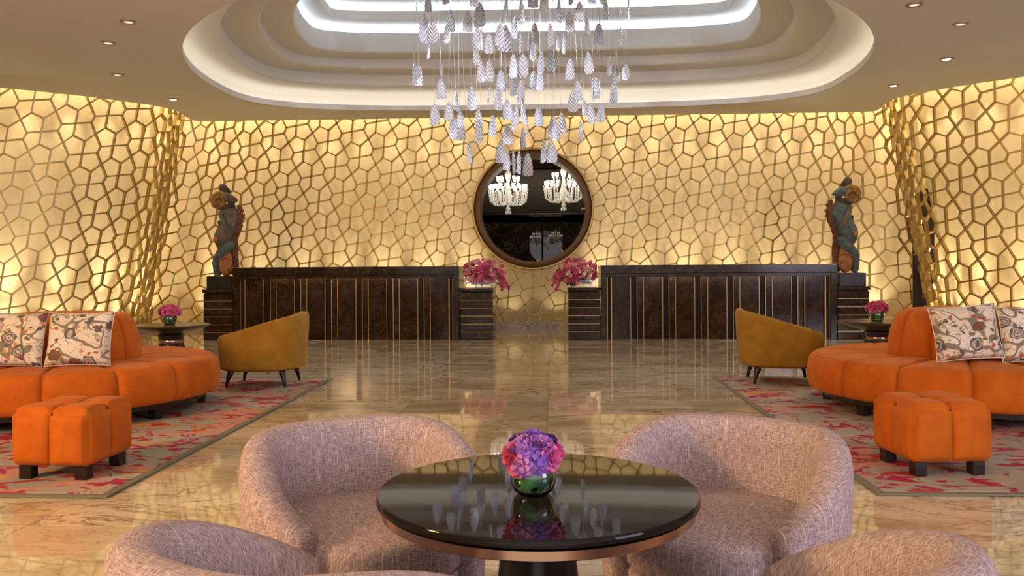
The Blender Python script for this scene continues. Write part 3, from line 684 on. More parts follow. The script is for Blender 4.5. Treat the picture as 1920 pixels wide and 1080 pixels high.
# ------------------------------------------------------------------ carved statues
def statue(x, y, z, s, label, main):
    t = thing('carved_statue', label, 'statue', (x, y, z), group='carved statues on pedestals')
    P = lambda X, Y, D=0.0: (s*(X-245)*.00181, D, .21+(893-Y)*.00181)
    box('base_block', -.2, .2, -.16, .16, 0, .21, M['black'], t, .006)
    tube('body', [P(290, 240), P(305, 290), P(322, 350), P(320, 410, -.01), P(290, 480, -.03), P(255, 545, -.04), P(245, 600, -.03), P(275, 640), P(285, 665)], [.09, .135, .155, .16, .15, .155, .125, .09, .05], main, t, 14, sub=2, relief=.035, flat=.75)
    tube('thigh', [P(352, 580, -.02), P(322, 620, -.07), P(265, 675, -.08), P(218, 720, -.06), P(198, 765, -.05), P(200, 830, -.02), P(212, 895)], [.08, .095, .092, .08, .068, .062, .07], M['st_blue'], t, 10, sub=2, relief=.035)
    tube('foot', [P(195, 885, .02), P(205, 888, -.04), P(210, 890, -.12)], [.03, .04, .025], M['st_blue'], t, 8, sub=2, relief=.035)
    # scroll: a fat ring coiled round the shoulders
    c = P(235, 215, -.05)
    tube('scroll', [(c[0]+s*r*math.cos(a), c[1]-.02*k/10, c[2]+r*math.sin(a)) for k, a, r in [(k, .5+k*.42, .135-.0035*k) for k in range(22)]], [.04]+[.052-.0012*k for k in range(20)]+[.014], M['st_ochre'], t, 8, sub=2, relief=.035)
    lathe('scroll_disc', [(0, -.02), (.06, -.03), (.11, -.01), (.11, .02), (0, .03)], M['st_ochre'], t, 16, c).rotation_euler = (R(90), 0, 0)
    tube('head', [P(290, 215), P(278, 160), P(262, 115), P(252, 80), P(248, 50)], [.07, .08, .07, .078, .035], M['st_dark'], t, 10, sub=2, relief=.035)
    tube('crest', [P(250, 95, -.02), P(295, 100), P(325, 140)], [.05, .045, .015], M['st_dark'], t, 8, sub=2, relief=.035)
    tube('wing_arm', [P(270, 170, -.06), P(320, 180, -.09), P(370, 205, -.09), P(415, 210, -.06)], [.07, .09, .065, .014], main, t, 8, sub=2, relief=.035, flat=.7)
    tube('hand', [P(310, 215, -.08), P(350, 232, -.1), P(385, 238, -.08)], [.035, .03, .012], M['st_dark'], t, 8, sub=2, relief=.035)
    tube('tail_plume', [P(392, 240, .02), P(408, 310, .02), P(406, 380, .02), P(384, 450, .02), P(350, 520, .02), P(338, 600, .03), P(342, 680, .04), P(345, 760, .04), P(352, 830, .03), P(352, 890, .02)], [.035, .065, .075, .085, .085, .085, .09, .085, .085, .085], M['st_red'], t, 8, sub=2, relief=.035, flat=.6)
    tube('collar', [P(225, 285, -.04), P(275, 268, -.07), P(330, 262, -.07), P(375, 250, -.03)], [.03, .055, .055, .025], M['st_dark'], t, 8, sub=2, relief=.035)
    tube('knee_ornament', [P(225, 385), P(225, 415), P(222, 445)], [.03, .045, .02], M['st_dark'], t, 8, sub=2, relief=.035)
    tube('sash', [P(250, 300, -.12), P(275, 380, -.15), P(310, 440, -.15), P(330, 520, -.12)], [.03, .045, .04, .02], M['st_blue'] if main is M['st_grey'] else M['st_grey'], t, 8, sub=2, relief=.035, flat=.5)
    tube('medallion', [P(222, 535, -.15), P(222, 565, -.175), P(222, 590, -.15)], [.03, .05, .02], M['st_orange'], t, 8, sub=2, relief=.035)
    tube('gourd', [P(330, 675, -.06), P(315, 710, -.08), P(300, 770, -.09), P(298, 830, -.09), P(292, 875, -.07), P(288, 893, -.05)], [.035, .06, .115, .125, .085, .03], M['st_orange'], t, 12, sub=2, relief=.035, flat=.6)
    tube('gourd_rim', [P(240, 760, -.10), P(262, 730, -.13), P(310, 712, -.14), P(350, 745, -.13)], [.012, .02, .02, .01], M['st_orange'], t, 6, sub=2, relief=.035)
    for i in range(9):      # carved beads down the plume
        X, Y = [(415, 265), (440, 300), (450, 345), (447, 395), (430, 440), (405, 480), (375, 520), (372, 570), (385, 640)][i]
        lathe('bead', [(0, -.022), (.018, -.012), (.022, 0), (.018, .012), (0, .022)], M['st_red'], t, 8, P(X, Y, -.01))
statue(-5.41, 13.62, .82, 1, 'carved painted wooden statue on the left pedestal, grey green body with ochre scroll', M['st_grey'])
statue(4.72, 13.62, .82, -1, 'carved painted wooden statue on the right pedestal, blue green body with ochre scroll', M['st_blue'])

# ------------------------------------------------------------------ flowers
def petal(v, f, yaw, tilt, L, W, curl, base=(0, 0, 0), r0=0.0, nu=4, nw=4):
    b = len(v); cy, sy = math.cos(yaw), math.sin(yaw)
    for i in range(nu+1):
        t_ = i/nu; wd = W*min(1.0, .42+1.1*t_)*(1-max(0, t_-.7)*1.1)
        for j in range(nw+1):
            q = -1+2*j/nw
            an = tilt+curl*t_
            rad = r0+L*t_*math.sin(an)-.25*W*q*q*math.cos(tilt); h = L*t_*math.cos(an)+.1*L*q*q*t_
            x, y = rad, wd*q
            v.append((base[0]+x*cy-y*sy, base[1]+x*sy+y*cy, base[2]+h))
    for i in range(nu):
        for j in range(nw):
            p = b+i*(nw+1)+j; f.append((p, p+1, p+nw+2, p+nw+1))
def rose_me(name, R_, matl, rings=5, seed=1):
    rnd = random.Random(seed); v = []; f = []
    for k in range(rings):
        n = 3+k; q = (k+.6)/rings
        for i in range(n):
            petal(v, f, 2*math.pi*i/n+k*.7+rnd.uniform(-.2, .2), .12+.75*q*q, R_*(1.15-.15*q), R_*(.30+.42*q), .25+.95*q*q, (0, 0, -R_*.55), R_*.05+R_*.40*q)
    me = bpy.data.meshes.new(name); me.from_pydata(v, [], f); me.update(); me.polygons.foreach_set('use_smooth', [True]*len(me.polygons)); me.materials.append(matl); return me
def ruffle_me(name, R_, matl, seed=1):
    rnd = random.Random(seed); v = []; f = []
    for k in range(26):
        a = k*2.4; q = math.sqrt((k+.5)/26); th_ = q*1.45
        c = (R_*.55*math.sin(th_)*math.cos(a), R_*.55*math.sin(th_)*math.sin(a), R_*.5*math.cos(th_)-R_*.3)
        for i in range(3): petal(v, f, a+i*2.1+rnd.uniform(-.3, .3), .2+th_*.6, R_*.55, R_*.24, .9+rnd.uniform(-.2, .4), c, 0, 3, 2)
    me = bpy.data.meshes.new(name); me.from_pydata(v, [], f); me.update(); me.polygons.foreach_set('use_smooth', [True]*len(me.polygons)); me.materials.append(matl); return me
def blossom_me(name, R_, matl):
    v = []; f = []
    for i in range(5): petal(v, f, i*1.2566, .9, R_, R_*.42, .5, (0, 0, 0), R_*.06, 3, 2)
    me = bpy.data.meshes.new(name); me.from_pydata(v, [], f); me.update(); me.polygons.foreach_set('use_smooth', [True]*len(me.polygons)); me.materials.append(matl); return me
def put(name, me, parent, loc, dirv, roll=0.0, s=1.0):
    o = bpy.data.objects.new(name, me); COL.objects.link(o); o.parent = parent; o.location = loc
    q = Vector(dirv).to_track_quat('Z', 'Y').to_matrix().to_4x4() @ Matrix.Rotation(roll, 4, 'Z')
    o.rotation_euler = q.to_euler(); o.scale = (s, s, s); return o
RM = {k: rose_me(k+'_rose', .032, M[k], 5, i+3) for i, k in enumerate(('purple', 'violet', 'mauve', 'pink', 'rose'))}
HM = {k: ruffle_me(k+'_ruffle', .042, M[k], i+7) for i, k in enumerate(('purple', 'violet', 'mauve'))}
def bowl(t, R_, H):
    lathe('glass_bowl', [(0, .0), (R_*.62, .0), (R_*.86, H*.14), (R_, H*.42), (R_*.97, H*.66), (R_*.84, H*.95), (R_*.82, H), (R_*.79, H), (R_*.81, H*.93), (R_*.94, H*.66), (R_*.965, H*.42), (R_*.83, H*.17), (R_*.58, H*.05), (0, H*.05)], M['glass'], t, 40)
    n = 7
    for k in range(n):       # broad leaves lining the bowl
        v = []; f = []; a0 = k*2*math.pi/n
        for i in range(7):
            for j in range(5):
                a = a0+(j-2)*.26*(1-.12*abs(i-3)); z = H*(.1+.8*i/6); r = R_*(.70+.20*math.sin(math.pi*i/6))-.003*(k % 2)
                v.append((r*math.cos(a), r*math.sin(a), z+.004*j))
        for i in range(6):
            for j in range(4): p = i*5+j; f.append((p, p+1, p+6, p+5))
        mesh('lining_leaf', v, f, M['leafwrap'] if k % 2 else M['leafdark'], t, smooth=True)
# centrepiece on the near table
TX, TY, TZ = -.05, 2.13, .62
fc = thing('flower_bowl', 'round glass bowl of purple and pink flowers on the dark round table', 'flower bowl', (TX, TY, TZ))
bowl(fc, .058, .082)
rnd = random.Random(21); FS = .86
spots = [(0, .02, .158, 'violet', 'r'), (.035, -.03, .145, 'violet', 'r'), (-.035, -.025, .145, 'mauve', 'r'), (-.012, -.058, .118, 'purple', 'h'), (.012, -.04, .150, 'mauve', 'r'),
         (.058, -.045, .112, 'pink', 'r'), (.074, .0, .118, 'pink', 'r'), (-.068, -.035, .118, 'rose', 'r'), (-.052, -.058, .092, 'rose', 'r'), (-.03, -.066, .090, 'mauve', 'h'),
         (-.05, .02, .14, 'purple', 'h'), (.05, .03, .14, 'purple', 'h'), (.0, .06, .125, 'mauve', 'r'), (-.055, .045, .11, 'pink', 'r'), (.055, .055, .11, 'pink', 'r'), (.0, -.01, .165, 'purple', 'r'), (.022, -.062, .100, 'purple', 'h'), (-.03, -.048, .132, 'purple', 'h')]
for x, y, z, k, ty in spots:
    x *= FS; y *= FS; z = .078+(z-.085)*.86
    put(k+('_rose' if ty == 'r' else '_ruffled_bloom'), RM[k] if ty == 'r' else HM[k], fc, (x, y, z), (x, y, (z-.085)), rnd.random()*6, .80 if ty == 'h' else .86)
for k in range(7):
    a = k*.9; x, y = .06*math.cos(a), .06*math.sin(a)
    tube('bud', [(x*.6, y*.6, .10), (x*1.05, y*1.05, .112+.008*(k % 3)), (x*1.2, y*1.2, .122+.01*(k % 3))], [.002, .005, .002], M['violet'], fc, 6)
def small_bouquet(x, y, z, label):
    t = thing('rose_pot', label, 'flower pot', (x, y, z), group='rose pots on the side tables'); bowl(t, .075, .12)
    rr = random.Random(int(abs(x)*100))
    for k in range(22):
        q = math.sqrt((k+.5)/22); a = k*2.4; th_ = q*1.5; p = (.105*math.sin(th_)*math.cos(a), .105*math.sin(th_)*math.sin(a), .13+.075*math.cos(th_))
        c = rr.choice(('pink', 'rose', 'rose')); put(c+'_rose', RM[c], t, p, (p[0], p[1], p[2]-.1), a, 1.05)
# long arrangements on the inner pedestals
BM = {k: blossom_me(k+'_blossom', .042, M[k]) for k in ('rose', 'magenta', 'blush', 'ivory')}
def arrangement(x, y, z, s, label):
    t = thing('flower_arrangement', label, 'flowers', (x, y, z), group='blossom arrangements on the reception pedestals')
    rr = random.Random(int(100+x*10))
    v = []; f = []
    g = bmesh.new(); boxbm(-.22, .22, -.10, .10, 0, .008, 0, 1, g); boxbm(-.22, -.214, -.10, .10, .008, .16, 0, 1, g); boxbm(.214, .22, -.10, .10, .008, .16, 0, 1, g)
    boxbm(-.214, .214, -.10, -.094, .008, .16, 0, 1, g); boxbm(-.214, .214, .094, .10, .008, .16, 0, 1, g); from_bm('glass_trough', g, M['glass'], t)
    for k in range(26):
        a = rr.uniform(0, 6.28); L = rr.uniform(.15, .30); bx, by = rr.uniform(-.17, .17), rr.uniform(-.06, .06)
        a = a if math.cos(a)*s > -.1 else math.pi-a; bx = s*max(-.1, bx*s)
        v = []; f = []; petal(v, f, a, rr.uniform(.2, 1.1), L, L*.16, rr.uniform(.2, .9), (bx, by, .05), .0, 4, 2); mesh('leaf', v, f, M['leafmid'] if k % 2 else M['leafdark'], t, smooth=True)
    for k in range(105):
        a = rr.uniform(0, 6.28); q = math.sqrt(rr.random()); X = s*max(-.19, .09+.34*q*math.cos(a)); Z = .27+.19*q*math.sin(a); Y = -.10-.10*math.sqrt(1-q*q)+rr.uniform(-.03, .12)
        if Z < .1 and abs(X) < .23: Y = min(Y, -.15)
        c = rr.choices(('rose', 'magenta', 'blush', 'ivory'), (5, 4, 4, 2 if Z < .25 else .3))[0]
        put(c+'_blossom', BM[c], t, (X, Y, Z), (X*.6, -.35, (Z-.2)*1.2+.1), a, rr.uniform(.75, 1.25))
    for k in range(8):       # trailing sprays
        x0, z0 = s*rr.uniform(.18, .30), rr.uniform(.2, .34); pts = [(x0*.5, -.02, .12), (x0, -.08, z0), (x0+s*.12, -.12, z0-.06), (x0+s*.19, -.13, z0-.20-rr.random()*.08)]
        tube('stem', pts, .005, M['leafdark'], t, 5)
        for q in range(5):
            e = Vector(pts[2]).lerp(Vector(pts[3]), q/4); c = rr.choice(('magenta', 'magenta', 'rose')); put(c+'_blossom', BM[c], t, e+Vector((rr.uniform(-.02, .02), -.02, 0)), (s*.5, -1, .2), q, .62)
arrangement(-1.19, 13.62, .82, 1, 'pink and red blossom arrangement on the pedestal left of the round opening')
arrangement(.49, 13.62, .82, -1, 'pink and red blossom arrangement on the pedestal right of the round opening')
# ------------------------------------------------------------------ rugs
def rugf(x0, x1, y0, y1, matl, label):
    t = thing('floral_rug', label, 'rug', ((x0+x1)/2, (y0+y1)/2, 0), group='floral rugs'); a, b = (x1-x0)/2, (y1-y0)/2
    box('pile', -a+.045, a-.045, -b+.045, b-.045, .001, .016, matl, t, .003)
    g = bmesh.new(); boxbm(-a, a, -b, -b+.044, .001, .014, .003, 1, g); boxbm(-a, a, b-.044, b, .001, .014, .003, 1, g)
    boxbm(-a, -a+.044, -b+.044, b-.044, .001, .014, .003, 1, g); boxbm(a-.044, a, -b+.044, b-.044, .001, .014, .003, 1, g); from_bm('binding', g, M['rugedge'], t)
rugf(-6.6, -2.30, 4.25, 8.75, M['rugL'], 'grey rug with red and pink brush strokes under the left sofa')
rugf(1.66, 5.96, 4.40, 8.92, M['rugR'], 'grey rug with crimson and orange brush strokes under the right sofa')
RZ = .016
# ------------------------------------------------------------------ orange sofas
def seg_ring(name, matl, parent, a0, a1, inner, outer, z0, z1, rnd_, pinch=.02, nphi=14, rad=.09, topf=None, taper=0.0):
    """one upholstered segment of an oval ring. inner/outer: (ax, ay) half axes"""
    v = []; f = []
    prof = []
    for k in range(7):                                    # outer edge: bottom round, side, top round
        t_ = k/6*math.pi/2; prof.append((1, -rad*.45*(1-math.sin(t_)), z0+rad*.45*(1-math.cos(t_)) if False else z0+rad*.45*math.sin(t_)*0+rad*.45*(1-math.cos(t_))))
    prof = [(1, -rad*.5, z0)]+[(1, -rad*.5*(1-math.sin(k/3*math.pi/2)), z0+rad*.5*(1-math.cos(k/3*math.pi/2))) for k in range(1, 4)]
    prof += [(1, .012*math.sin(math.pi*k/4), z0+rad*.5+(z1-rad-z0-rad*.5)*k/4) for k in range(1, 5)]
    prof += [(1, -rad*(1-math.cos(k/5*math.pi/2)), z1-rad+rad*math.sin(k/5*math.pi/2)) for k in range(1, 6)]
    nin = 6
    m_ = len(prof)+nin
    for i in range(nphi+1):
        t_ = i/nphi; ph = a0+(a1-a0)*t_; e = min(t_, 1-t_)*2; pk = pinch*(1-min(1, e/.30))**2.2
        if i in (0, nphi): pk *= 1.25
        c, s = math.cos(ph), math.sin(ph)
        zt = z1
        for (_, d, z) in prof:
            k2 = taper*(z-z0)/(z1-z0)
            v.append(((outer[0]+d-pk-k2)*c, (outer[1]+d-pk-k2)*s, z-(pk*.55 if z > z1-rad*1.01 else 0)))
        for k in range(1, nin+1):
            q = k/nin; k2 = taper
            v.append(((outer[0]-rad-pk-k2)*c*(1-q)+inner[0]*c*q, (outer[1]-rad-pk-k2)*s*(1-q)+inner[1]*s*q, z1-pk*.55+.012*math.sin(math.pi*q)*min(1, e*2)))
    for i in range(nphi):
        for k in range(m_-1): p = i*m_+k; f.append((p, p+m_, p+m_+1, p+1))
    f.append(tuple(range(m_))); f.append(tuple(nphi*m_+k for k in range(m_))[::-1])
    return mesh(name, v, f, matl, parent, smooth=True)
def sofa(x, y, rz, label, flip):
    t = thing('oval_sofa', label, 'sofa', (x, y, RZ), rz, group='orange oval sofas')
    O = M['orange']; n = 16; off = R(-20 if not flip else 180+20)
    for k in range(n): seg_ring('seat_cushion', O, t, off+k*2*math.pi/n, off+(k+1)*2*math.pi/n, (.50, .34), (1.30, 1.19), .13, .425, 0)
    n = 12; off = R(-15)
    for k in range(n): seg_ring('back_cushion', O, t, off+k*2*math.pi/n, off+(k+1)*2*math.pi/n, (.0, .0), (.60, .47), .40, .80, 0, .016, 10, .11, taper=.07).location.x = -.09 if flip else .10
    v = []; f = []
    for z, k in ((.085, .0), (.13, .0)):
        for i in range(64): a = 2*math.pi*i/64; v.append((1.20*math.cos(a), 1.09*math.sin(a), z))
    for i in range(64): j = (i+1) % 64; f.append((i, j, 64+j, 64+i))
    f.append(tuple(range(64))[::-1]); f.append(tuple(64+i for i in range(64))); mesh('base_plinth', v, f, M['leg'], t)
    for a in range(0, 360, 45):
        a_ = R(a+(-24 if not flip else 24)+0); c, s = 1.15*math.cos(a_), 1.04*math.sin(a_)
        b = bmesh.new(); bmesh.ops.create_cone(b, cap_ends=True, segments=4, radius1=.046, radius2=.066, depth=.125, matrix=Matrix.Translation((c, s, .0625)) @ Matrix.Rotation(a_+.785, 4, 'Z')); from_bm('leg', b, M['leg'], t)
    return t
sofa(-4.13, 6.83, 0, 'orange velvet oval sofa with a central backrest on the left rug', False)
sofa(3.45, 7.05, 0, 'orange velvet oval sofa with a central backrest on the right rug', True)
def cushion(x, y, z, rz, lean, roll, matl, label, S=.47, HK=.88):
    n = 18; v = []; f = []; uv = []
    for s in (1, -1):
        for i in range(n+1):
            for j in range(n+1):
                a, b = -1+2*i/n, -1+2*j/n
                pin = 1-.07*((1-a*a)*abs(b)**6+(1-b*b)*abs(a)**6)
                h = .075*max(0, (1-a**4))**.6*max(0, (1-b**4))**.6+.012*(1-abs(a)**8)*(1-abs(b)**8)*math.sin(5*a+3*b)*.5
                v.append((a*S/2*(1-.06*(1-b*b)*abs(a)**4), -s*h, b*HK*S/2*(1-.06*(1-a*a)*abs(b)**4))); uv.append((i/n, j/n))
    N = (n+1)**2
    for s in (0, 1):
        for i in range(n):
            for j in range(n):
                p = s*N+i*(n+1)+j; q = (p, p+n+1, p+n+2, p+1); f.append(q if s == 0 else q[::-1])
    t = thing('throw_cushion', label, 'cushion', (x, y, z), rz, group='printed throw cushions')
    t.rotation_euler = (R(lean), R(roll), rz)
    o = mesh('cover', v, f, matl, t, smooth=True)
    ul = o.data.uv_layers.new(name='UVMap')
    for lp in o.data.loops: ul.data[lp.index].uv = uv[lp.vertex_index]
    bm = bmesh.new(); bm.from_mesh(o.data); bmesh.ops.remove_doubles(bm, verts=bm.verts[:], dist=.0005); bm.to_mesh(o.data); bm.free()
    e = [(a, b) for a, b in [(-1+2*k/24, -1) for k in range(24)]+[(1, -1+2*k/24) for k in range(24)]+[(1-2*k/24, 1) for k in range(24)]+[(-1, 1-2*k/24) for k in range(25)]]
    tube('piping', [(a*S/2*(1-.06*(1-b*b)*abs(a)**4), 0, b*HK*S/2*(1-.06*(1-a*a)*abs(b)**4)) for a, b in e], .004, matl, t, 5)
    return t
C_ = M['chintz']
cushion(-3.57, 6.22, .652, R(10), -16, 0, C_[0], 'floral cushion nearer the left sofa end, overlapping its neighbour')
cushion(-4.045, 6.18, .652, R(-2), -13, 0, C_[1], 'floral cushion on the left sofa cut by the photo edge')
cushion(3.08, 6.44, .668, R(-6), -14, -5, C_[2], 'floral cushion on the right sofa with one corner peaked high')
cushion(3.545, 6.42, .655, R(2), -12, 0, C_[3], 'floral cushion on the right sofa cut by the photo edge')
# ------------------------------------------------------------------ ottomans
def ottoman(x, y, rz, label):
    t = thing('tufted_ottoman', label, 'ottoman', (x, y, RZ), rz, group='orange tufted ottomans'); S = .235
    for sx in (-1, 1):
        for sy in (-1, 1):
            n = 10; b = bmesh.new(); bmesh.ops.create_cube(b, size=1)
            bmesh.ops.subdivide_edges(b, edges=b.edges[:], cuts=8, use_grid_fill=True)
            for q in b.verts:
                p = q.co*2                                   # -1..1
                X = sx*S/2+p.x*S/2; Y = sy*S/2+p.y*S/2; Z = .075+(p.z+1)/2*.325
                # round corners of the quarter block
                ox, oy = p.x*sx, p.y*sy                      # +1 outside, -1 at the inner seam
                k = .05; sm = .018
                def rr(u_, w_, k_): return k_*max(0, (u_-.6)/.4)**2*max(0, (w_-.6)/.4)**2
                zt = max(p.z, -p.z*.7)
                X -= sx*rr(ox, max(oy, zt), k*.55); Y -= sy*rr(oy, max(ox, zt), k*.55)
                Z -= math.copysign(rr(abs(p.z), max(ox, oy), k*.6), p.z)
                # shallow groove along the inner seams
                Z -= (.013 if p.z > .9 else 0)*(max(0, (-ox-.7)/.3)**2+max(0, (-oy-.7)/.3)**2)
                if oy > .98: Y -= sy*.013*max(0, (-ox-.7)/.3)**2
                if ox > .98: X -= sx*.013*max(0, (-oy-.7)/.3)**2
                # tuft in the middle of the top, seams bulge
                if p.z > .5:
                    dd = math.hypot(X, Y); Z -= .028*math.exp(-(dd/.045)**2); Z += .012*(1-p.x**2)*(1-p.y**2)
                if abs(p.x) > .98 and p.x*sx > 0: X += sx*.010*(1-p.y**2)*(1-p.z**2)
                if abs(p.y) > .98 and p.y*sy > 0: Y += sy*.010*(1-p.x**2)*(1-p.z**2)
                q.co = Vector((X, Y, Z))
            from_bm('quarter_cushion', b, M['orange'], t, smooth=True)
    lathe('tuft_button', [(0, -.004), (.014, -.002), (.015, .004), (.008, .009), (0, .010)], M['orange'], t, 12, (0, 0, .374))
    for sx in (-1, 1):
        for sy in (-1, 1):
            box('leg', sx*.165-.035, sx*.165+.035, sy*.165-.035, sy*.165+.035, .0, .08, M['leg'], t, .004)
ottoman(-2.77, 4.76, R(-3), 'orange velvet cube ottoman in front of the left sofa'); ottoman(2.17, 4.96, R(6), 'orange velvet cube ottoman in front of the right sofa')
# ------------------------------------------------------------------ tub shells
def shell(name, matl, parent, ax, ay, th, hf, zb, A, nth=40, taper=.05, p=2.4, inz=None, rake=.0):
    """wrap-around back: open side faces +y. hf(theta) = height of the rim"""
    v = []; f = []; uv = []; loops = []
    ths = [-A+2*A*i/nth for i in range(nth+1)]
    extra = [(-A-.05, .35), (-A-.025, .8)]; seq = [(ths[0]-.045, .30, .05), (ths[0]-.03, .75, .015)]+[(t_, 1, 0) for t_ in ths]+[(ths[-1]+.03, .75, .015), (ths[-1]+.045, .30, .05)]
    m_ = 0; ulen = 0; prev = None
    for th_, k, dz in seq:
        H = hf(max(-A, min(A, th_)))-dz; c, s = -math.cos(th_), math.sin(th_)
        e = 2/p; q = (abs(c)**p+abs(s)**p)**(-1/p)
        dx, dy = s*q, c*q
        mid = 1.0
        def at(off, z):
            tp = 1-taper*(1-(z-zb)/max(.01, H-zb))
            return ((ax-th/2+off*k*th/2)*dx*tp+dx*rake*(z-zb), (ay-th/2+off*k*th/2)*dy*tp+dy*rake*(z-zb), z)
        iz = inz if inz is not None else zb
        hh = min(.05 if th < .1 else .065, (H-zb)*.3)
        pr = [at(.75, zb), at(.97, zb+.03), at(1, zb+(H-zb)*.35), at(1, zb+(H-zb)*.7), at(.97, H-hh), at(.72, H-hh*.28), at(.28, H-.003), at(-.28, H-.003), at(-.72, H-hh*.28), at(-.97, H-hh), at(-1, iz+(H-iz)*.6), at(-1, iz+(H-iz)*.25), at(-1, iz)]
        if prev is not None: ulen += math.hypot(pr[2][0]-prev[0], pr[2][1]-prev[1])
        prev = pr[2]; vl = 0
        for i, w_ in enumerate(pr):
            if i: vl += (Vector(w_)-Vector(pr[i-1])).length
            v.append(w_); uv.append((ulen, vl))
        m_ = len(pr)
    n = len(seq)
    for i in range(n-1):
        for k in range(m_-1): p_ = i*m_+k; f.append((p_, p_+1, p_+m_+1, p_+m_))
        f.append((i*m_+m_-1, i*m_, i*m_+m_, i*m_+2*m_-1))
    f.append(tuple(range(m_))[::-1]); f.append(tuple((n-1)*m_+k for k in range(m_)))
    o = mesh(name, v, f, matl, parent, smooth=True)
    ul = o.data.uv_layers.new(name='UVMap')
    for lp in o.data.loops: ul.data[lp.index].uv = uv[lp.vertex_index]
    md = o.modifiers.new('subdivision', 'SUBSURF'); md.levels = 1; md.render_levels = 2
    return o
def pad(name, matl, parent, pts, z0, z1, rad, crown=.015):
    """cushion with a free outline"""
    n = len(pts); v = []; f = []; uv = []
    cx = sum(p[0] for p in pts)/n; cy = sum(p[1] for p in pts)/n
    rings = [(rad*.4, z0), (.0, z0+rad*.4), (.0, z1-rad)]+[(rad*(1-math.cos(a)), z1-rad+rad*math.sin(a)) for a in (.4, .8, 1.2, 1.5)]+[(None, z1+crown*.5), (-1, z1+crown)]
    for d, z in rings:
        for x, y in pts:
            L = math.hypot(x-cx, y-cy); k = (L-d)/L if d not in (None, -1) else (.55 if d is None else .02)
            v.append((cx+(x-cx)*k, cy+(y-cy)*k, z))
            uv.append((cx+(x-cx)*k, cy+(y-cy)*k+ (z1-z if z < z1-rad*.5 else 0)))
    for r in range(len(rings)-1):
        for i in range(n): j = (i+1) % n; f.append((r*n+i, r*n+j, (r+1)*n+j, (r+1)*n+i))
    f.append(tuple(range(n))[::-1]); f.append(tuple((len(rings)-1)*n+i for i in range(n)))
    o = mesh(name, v, f, matl, parent, smooth=True); ul = o.data.uv_layers.new(name='UVMap')
    for lp in o.data.loops: ul.data[lp.index].uv = uv[lp.vertex_index]
    return o
def sup(ax, ay, p, a):
    c, s = math.cos(a), math.sin(a); q = (abs(c)**p+abs(s)**p)**(-1/p); return (ax*c*q, ay*s*q)
def tub_chair(x, y, face, label):
    """face: heading the sitter looks to, degrees from +y clockwise"""
    t = thing('tub_chair', label, 'armchair', (x, y, 0), R(-face), group='mauve tweed tub chairs')
    T = M['tweed']; A = R(138)
    hf = lambda a: .665-.205*(max(0, (abs(a)-R(45))/R(93)))**1.8
    shell('shell', T, t,  .385, .39, .12, hf, .075, A, taper=.07, inz=.36)
    pts = []
    for i in range(56):
        a = 2*math.pi*i/56; X, Y = sup(.28, .285, 2.5, a)
        if Y > 0: Y *= 1.28
        pts.append((X, Y))
    pad('seat_cushion', T, t, pts, .285, .415, .035, .018)
    pts2 = [(X*1.0, Y*.97) for X, Y in pts]
    pad('seat_base', T, t, pts2, .08, .283, .012, 0)
    lathe('swivel_plinth', [(0, .0), (.24, .0), (.25, .01), (.25, .05), (.20, .065), (0, .065)], M['leg'], t, 40)
    return t
tub_chair(-.60, 2.66, 152, 'mauve tweed tub chair beyond the table on its left side')
tub_chair(.54, 2.70, -152, 'mauve tweed tub chair beyond the table on its right side')
tub_chair(-.515, 1.77, 28, 'mauve tweed tub chair cut by the lower photo edge, left of the table')
tub_chair(.45, 1.74, -30, 'mauve tweed tub chair cut by the lower photo edge, right of the table')
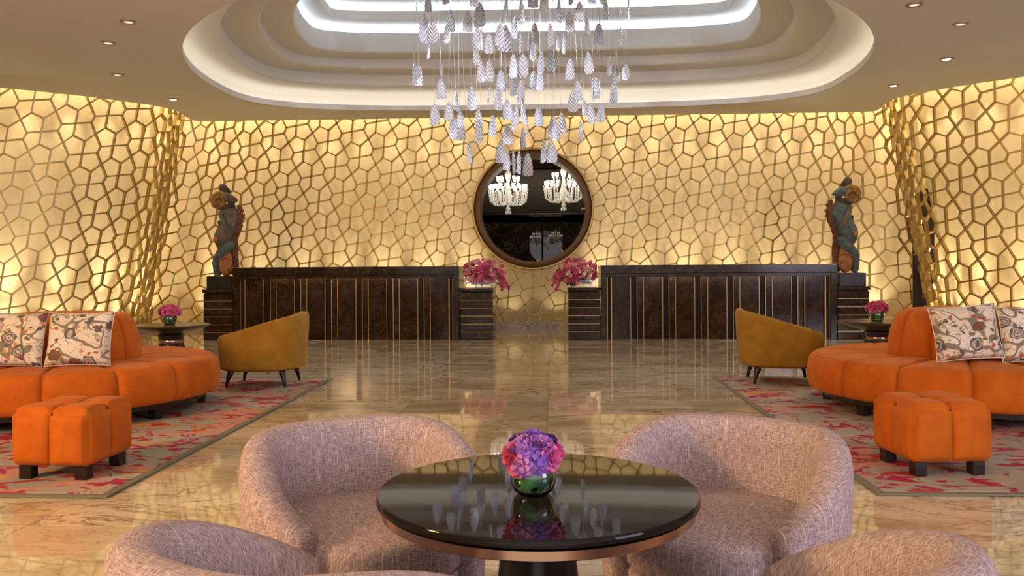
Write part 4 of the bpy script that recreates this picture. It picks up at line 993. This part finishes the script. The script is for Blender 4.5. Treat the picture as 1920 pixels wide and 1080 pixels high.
def mustard_chair(x, y, face, label):
    t = thing('lounge_chair', label, 'armchair', (x, y, RZ+.006), R(-face), group='mustard lounge chairs'); T = M['mustard']; A = R(140)
    def hf(a): return .60-.13*(-math.cos(a))*0 + .125*math.cos(a)
    shell('shell', T, t, .375, .43, .09, hf, .155, A, taper=.07, p=3.2, inz=.30, rake=.005)
    pts = []
    for i in range(48):
        X, Y = sup(.30, .35, 3.0, 2*math.pi*i/48)
        if Y > 0: Y *= 1.12
        pts.append((X, Y))
    pad('seat_cushion', T, t, pts, .27, .41, .04, .02); pad('seat_base', T, t, [(a*1.05, b*.98) for a, b in pts], .158, .268, .02, 0)
    for sx in (-1, 1):
        for sy in (-1, 1):
            tube('leg', [(sx*.22, sy*.23, .20), (sx*.24, sy*.255, .13), (sx*.255, sy*.275, .06), (sx*.262, sy*.285, .0)], [.040, .030, .018, .014], M['leg'], t, 8)
    return t
mustard_chair(-2.87, 8.27, -92, 'mustard lounge chair by the left desk with its tall back to the right')
mustard_chair(2.27, 8.52, 96, 'mustard lounge chair by the right desk with its tall back to the left')
mustard_chair(4.98, 8.72, 75, 'mustard lounge chair mostly hidden behind the right sofa cushions')
# ------------------------------------------------------------------ side tables
def side_table(x, y, z, label):
    t = thing('side_table', label, 'side table', (x, y, z), group='bronze side tables')
    lathe('table_top', [(.0, .45), (.13, .45), (.28, .498), (.405, .546), (.41, .554), (.405, .560), (0, .560)], M['sidetop'], t, 56)
    lathe('neck', [(.0, .395), (.125, .395), (.128, .41), (.14, .449), (0, .449)], M['sidebase'], t, 40)
    lathe('copper_band', [(0, .362), (.129, .362), (.131, .366), (.131, .391), (.129, .395), (0, .395)], M['rim'], t, 40)
    lathe('pedestal', [(0, 0), (.21, 0), (.215, .01), (.20, .12), (.165, .25), (.14, .32), (.126, .362), (0, .362)], M['sidebase'], t, 48)
side_table(-4.17, 9.05, 0, 'bronze pedestal side table behind the left sofa'); side_table(3.52, 9.30, 0, 'bronze pedestal side table behind the right sofa')
small_bouquet(-4.17, 9.02, .561, 'glass pot of pink roses on the left side table'); small_bouquet(3.50, 9.27, .561, 'glass pot of pink roses on the right side table')
# ------------------------------------------------------------------ round table in front
t = thing('round_table', 'round table with glossy black top and copper rim in front', 'table', (-.04, 2.18, 0)); TR = .412
lathe('table_top', [(0, .596), (TR-.012, .596), (TR, .602), (TR, .615), (TR-.004, .62), (0, .62)], M['tabletop'], t, 128)
lathe('metal_rim', [(0, .568), (TR-.018, .568), (TR-.012, .572), (TR-.012, .592), (TR-.02, .596), (0, .596)], M['rim'], t, 128)
lathe('pedestal', [(0, .012), (.21, .012), (.20, .03), (.115, .30), (.087, .54), (.087, .568), (0, .568)], M['tablebase'], t, 48)
lathe('foot_plate', [(0, 0), (.24, 0), (.24, .008), (.23, .012), (0, .012)], M['tablebase'], t, 48)
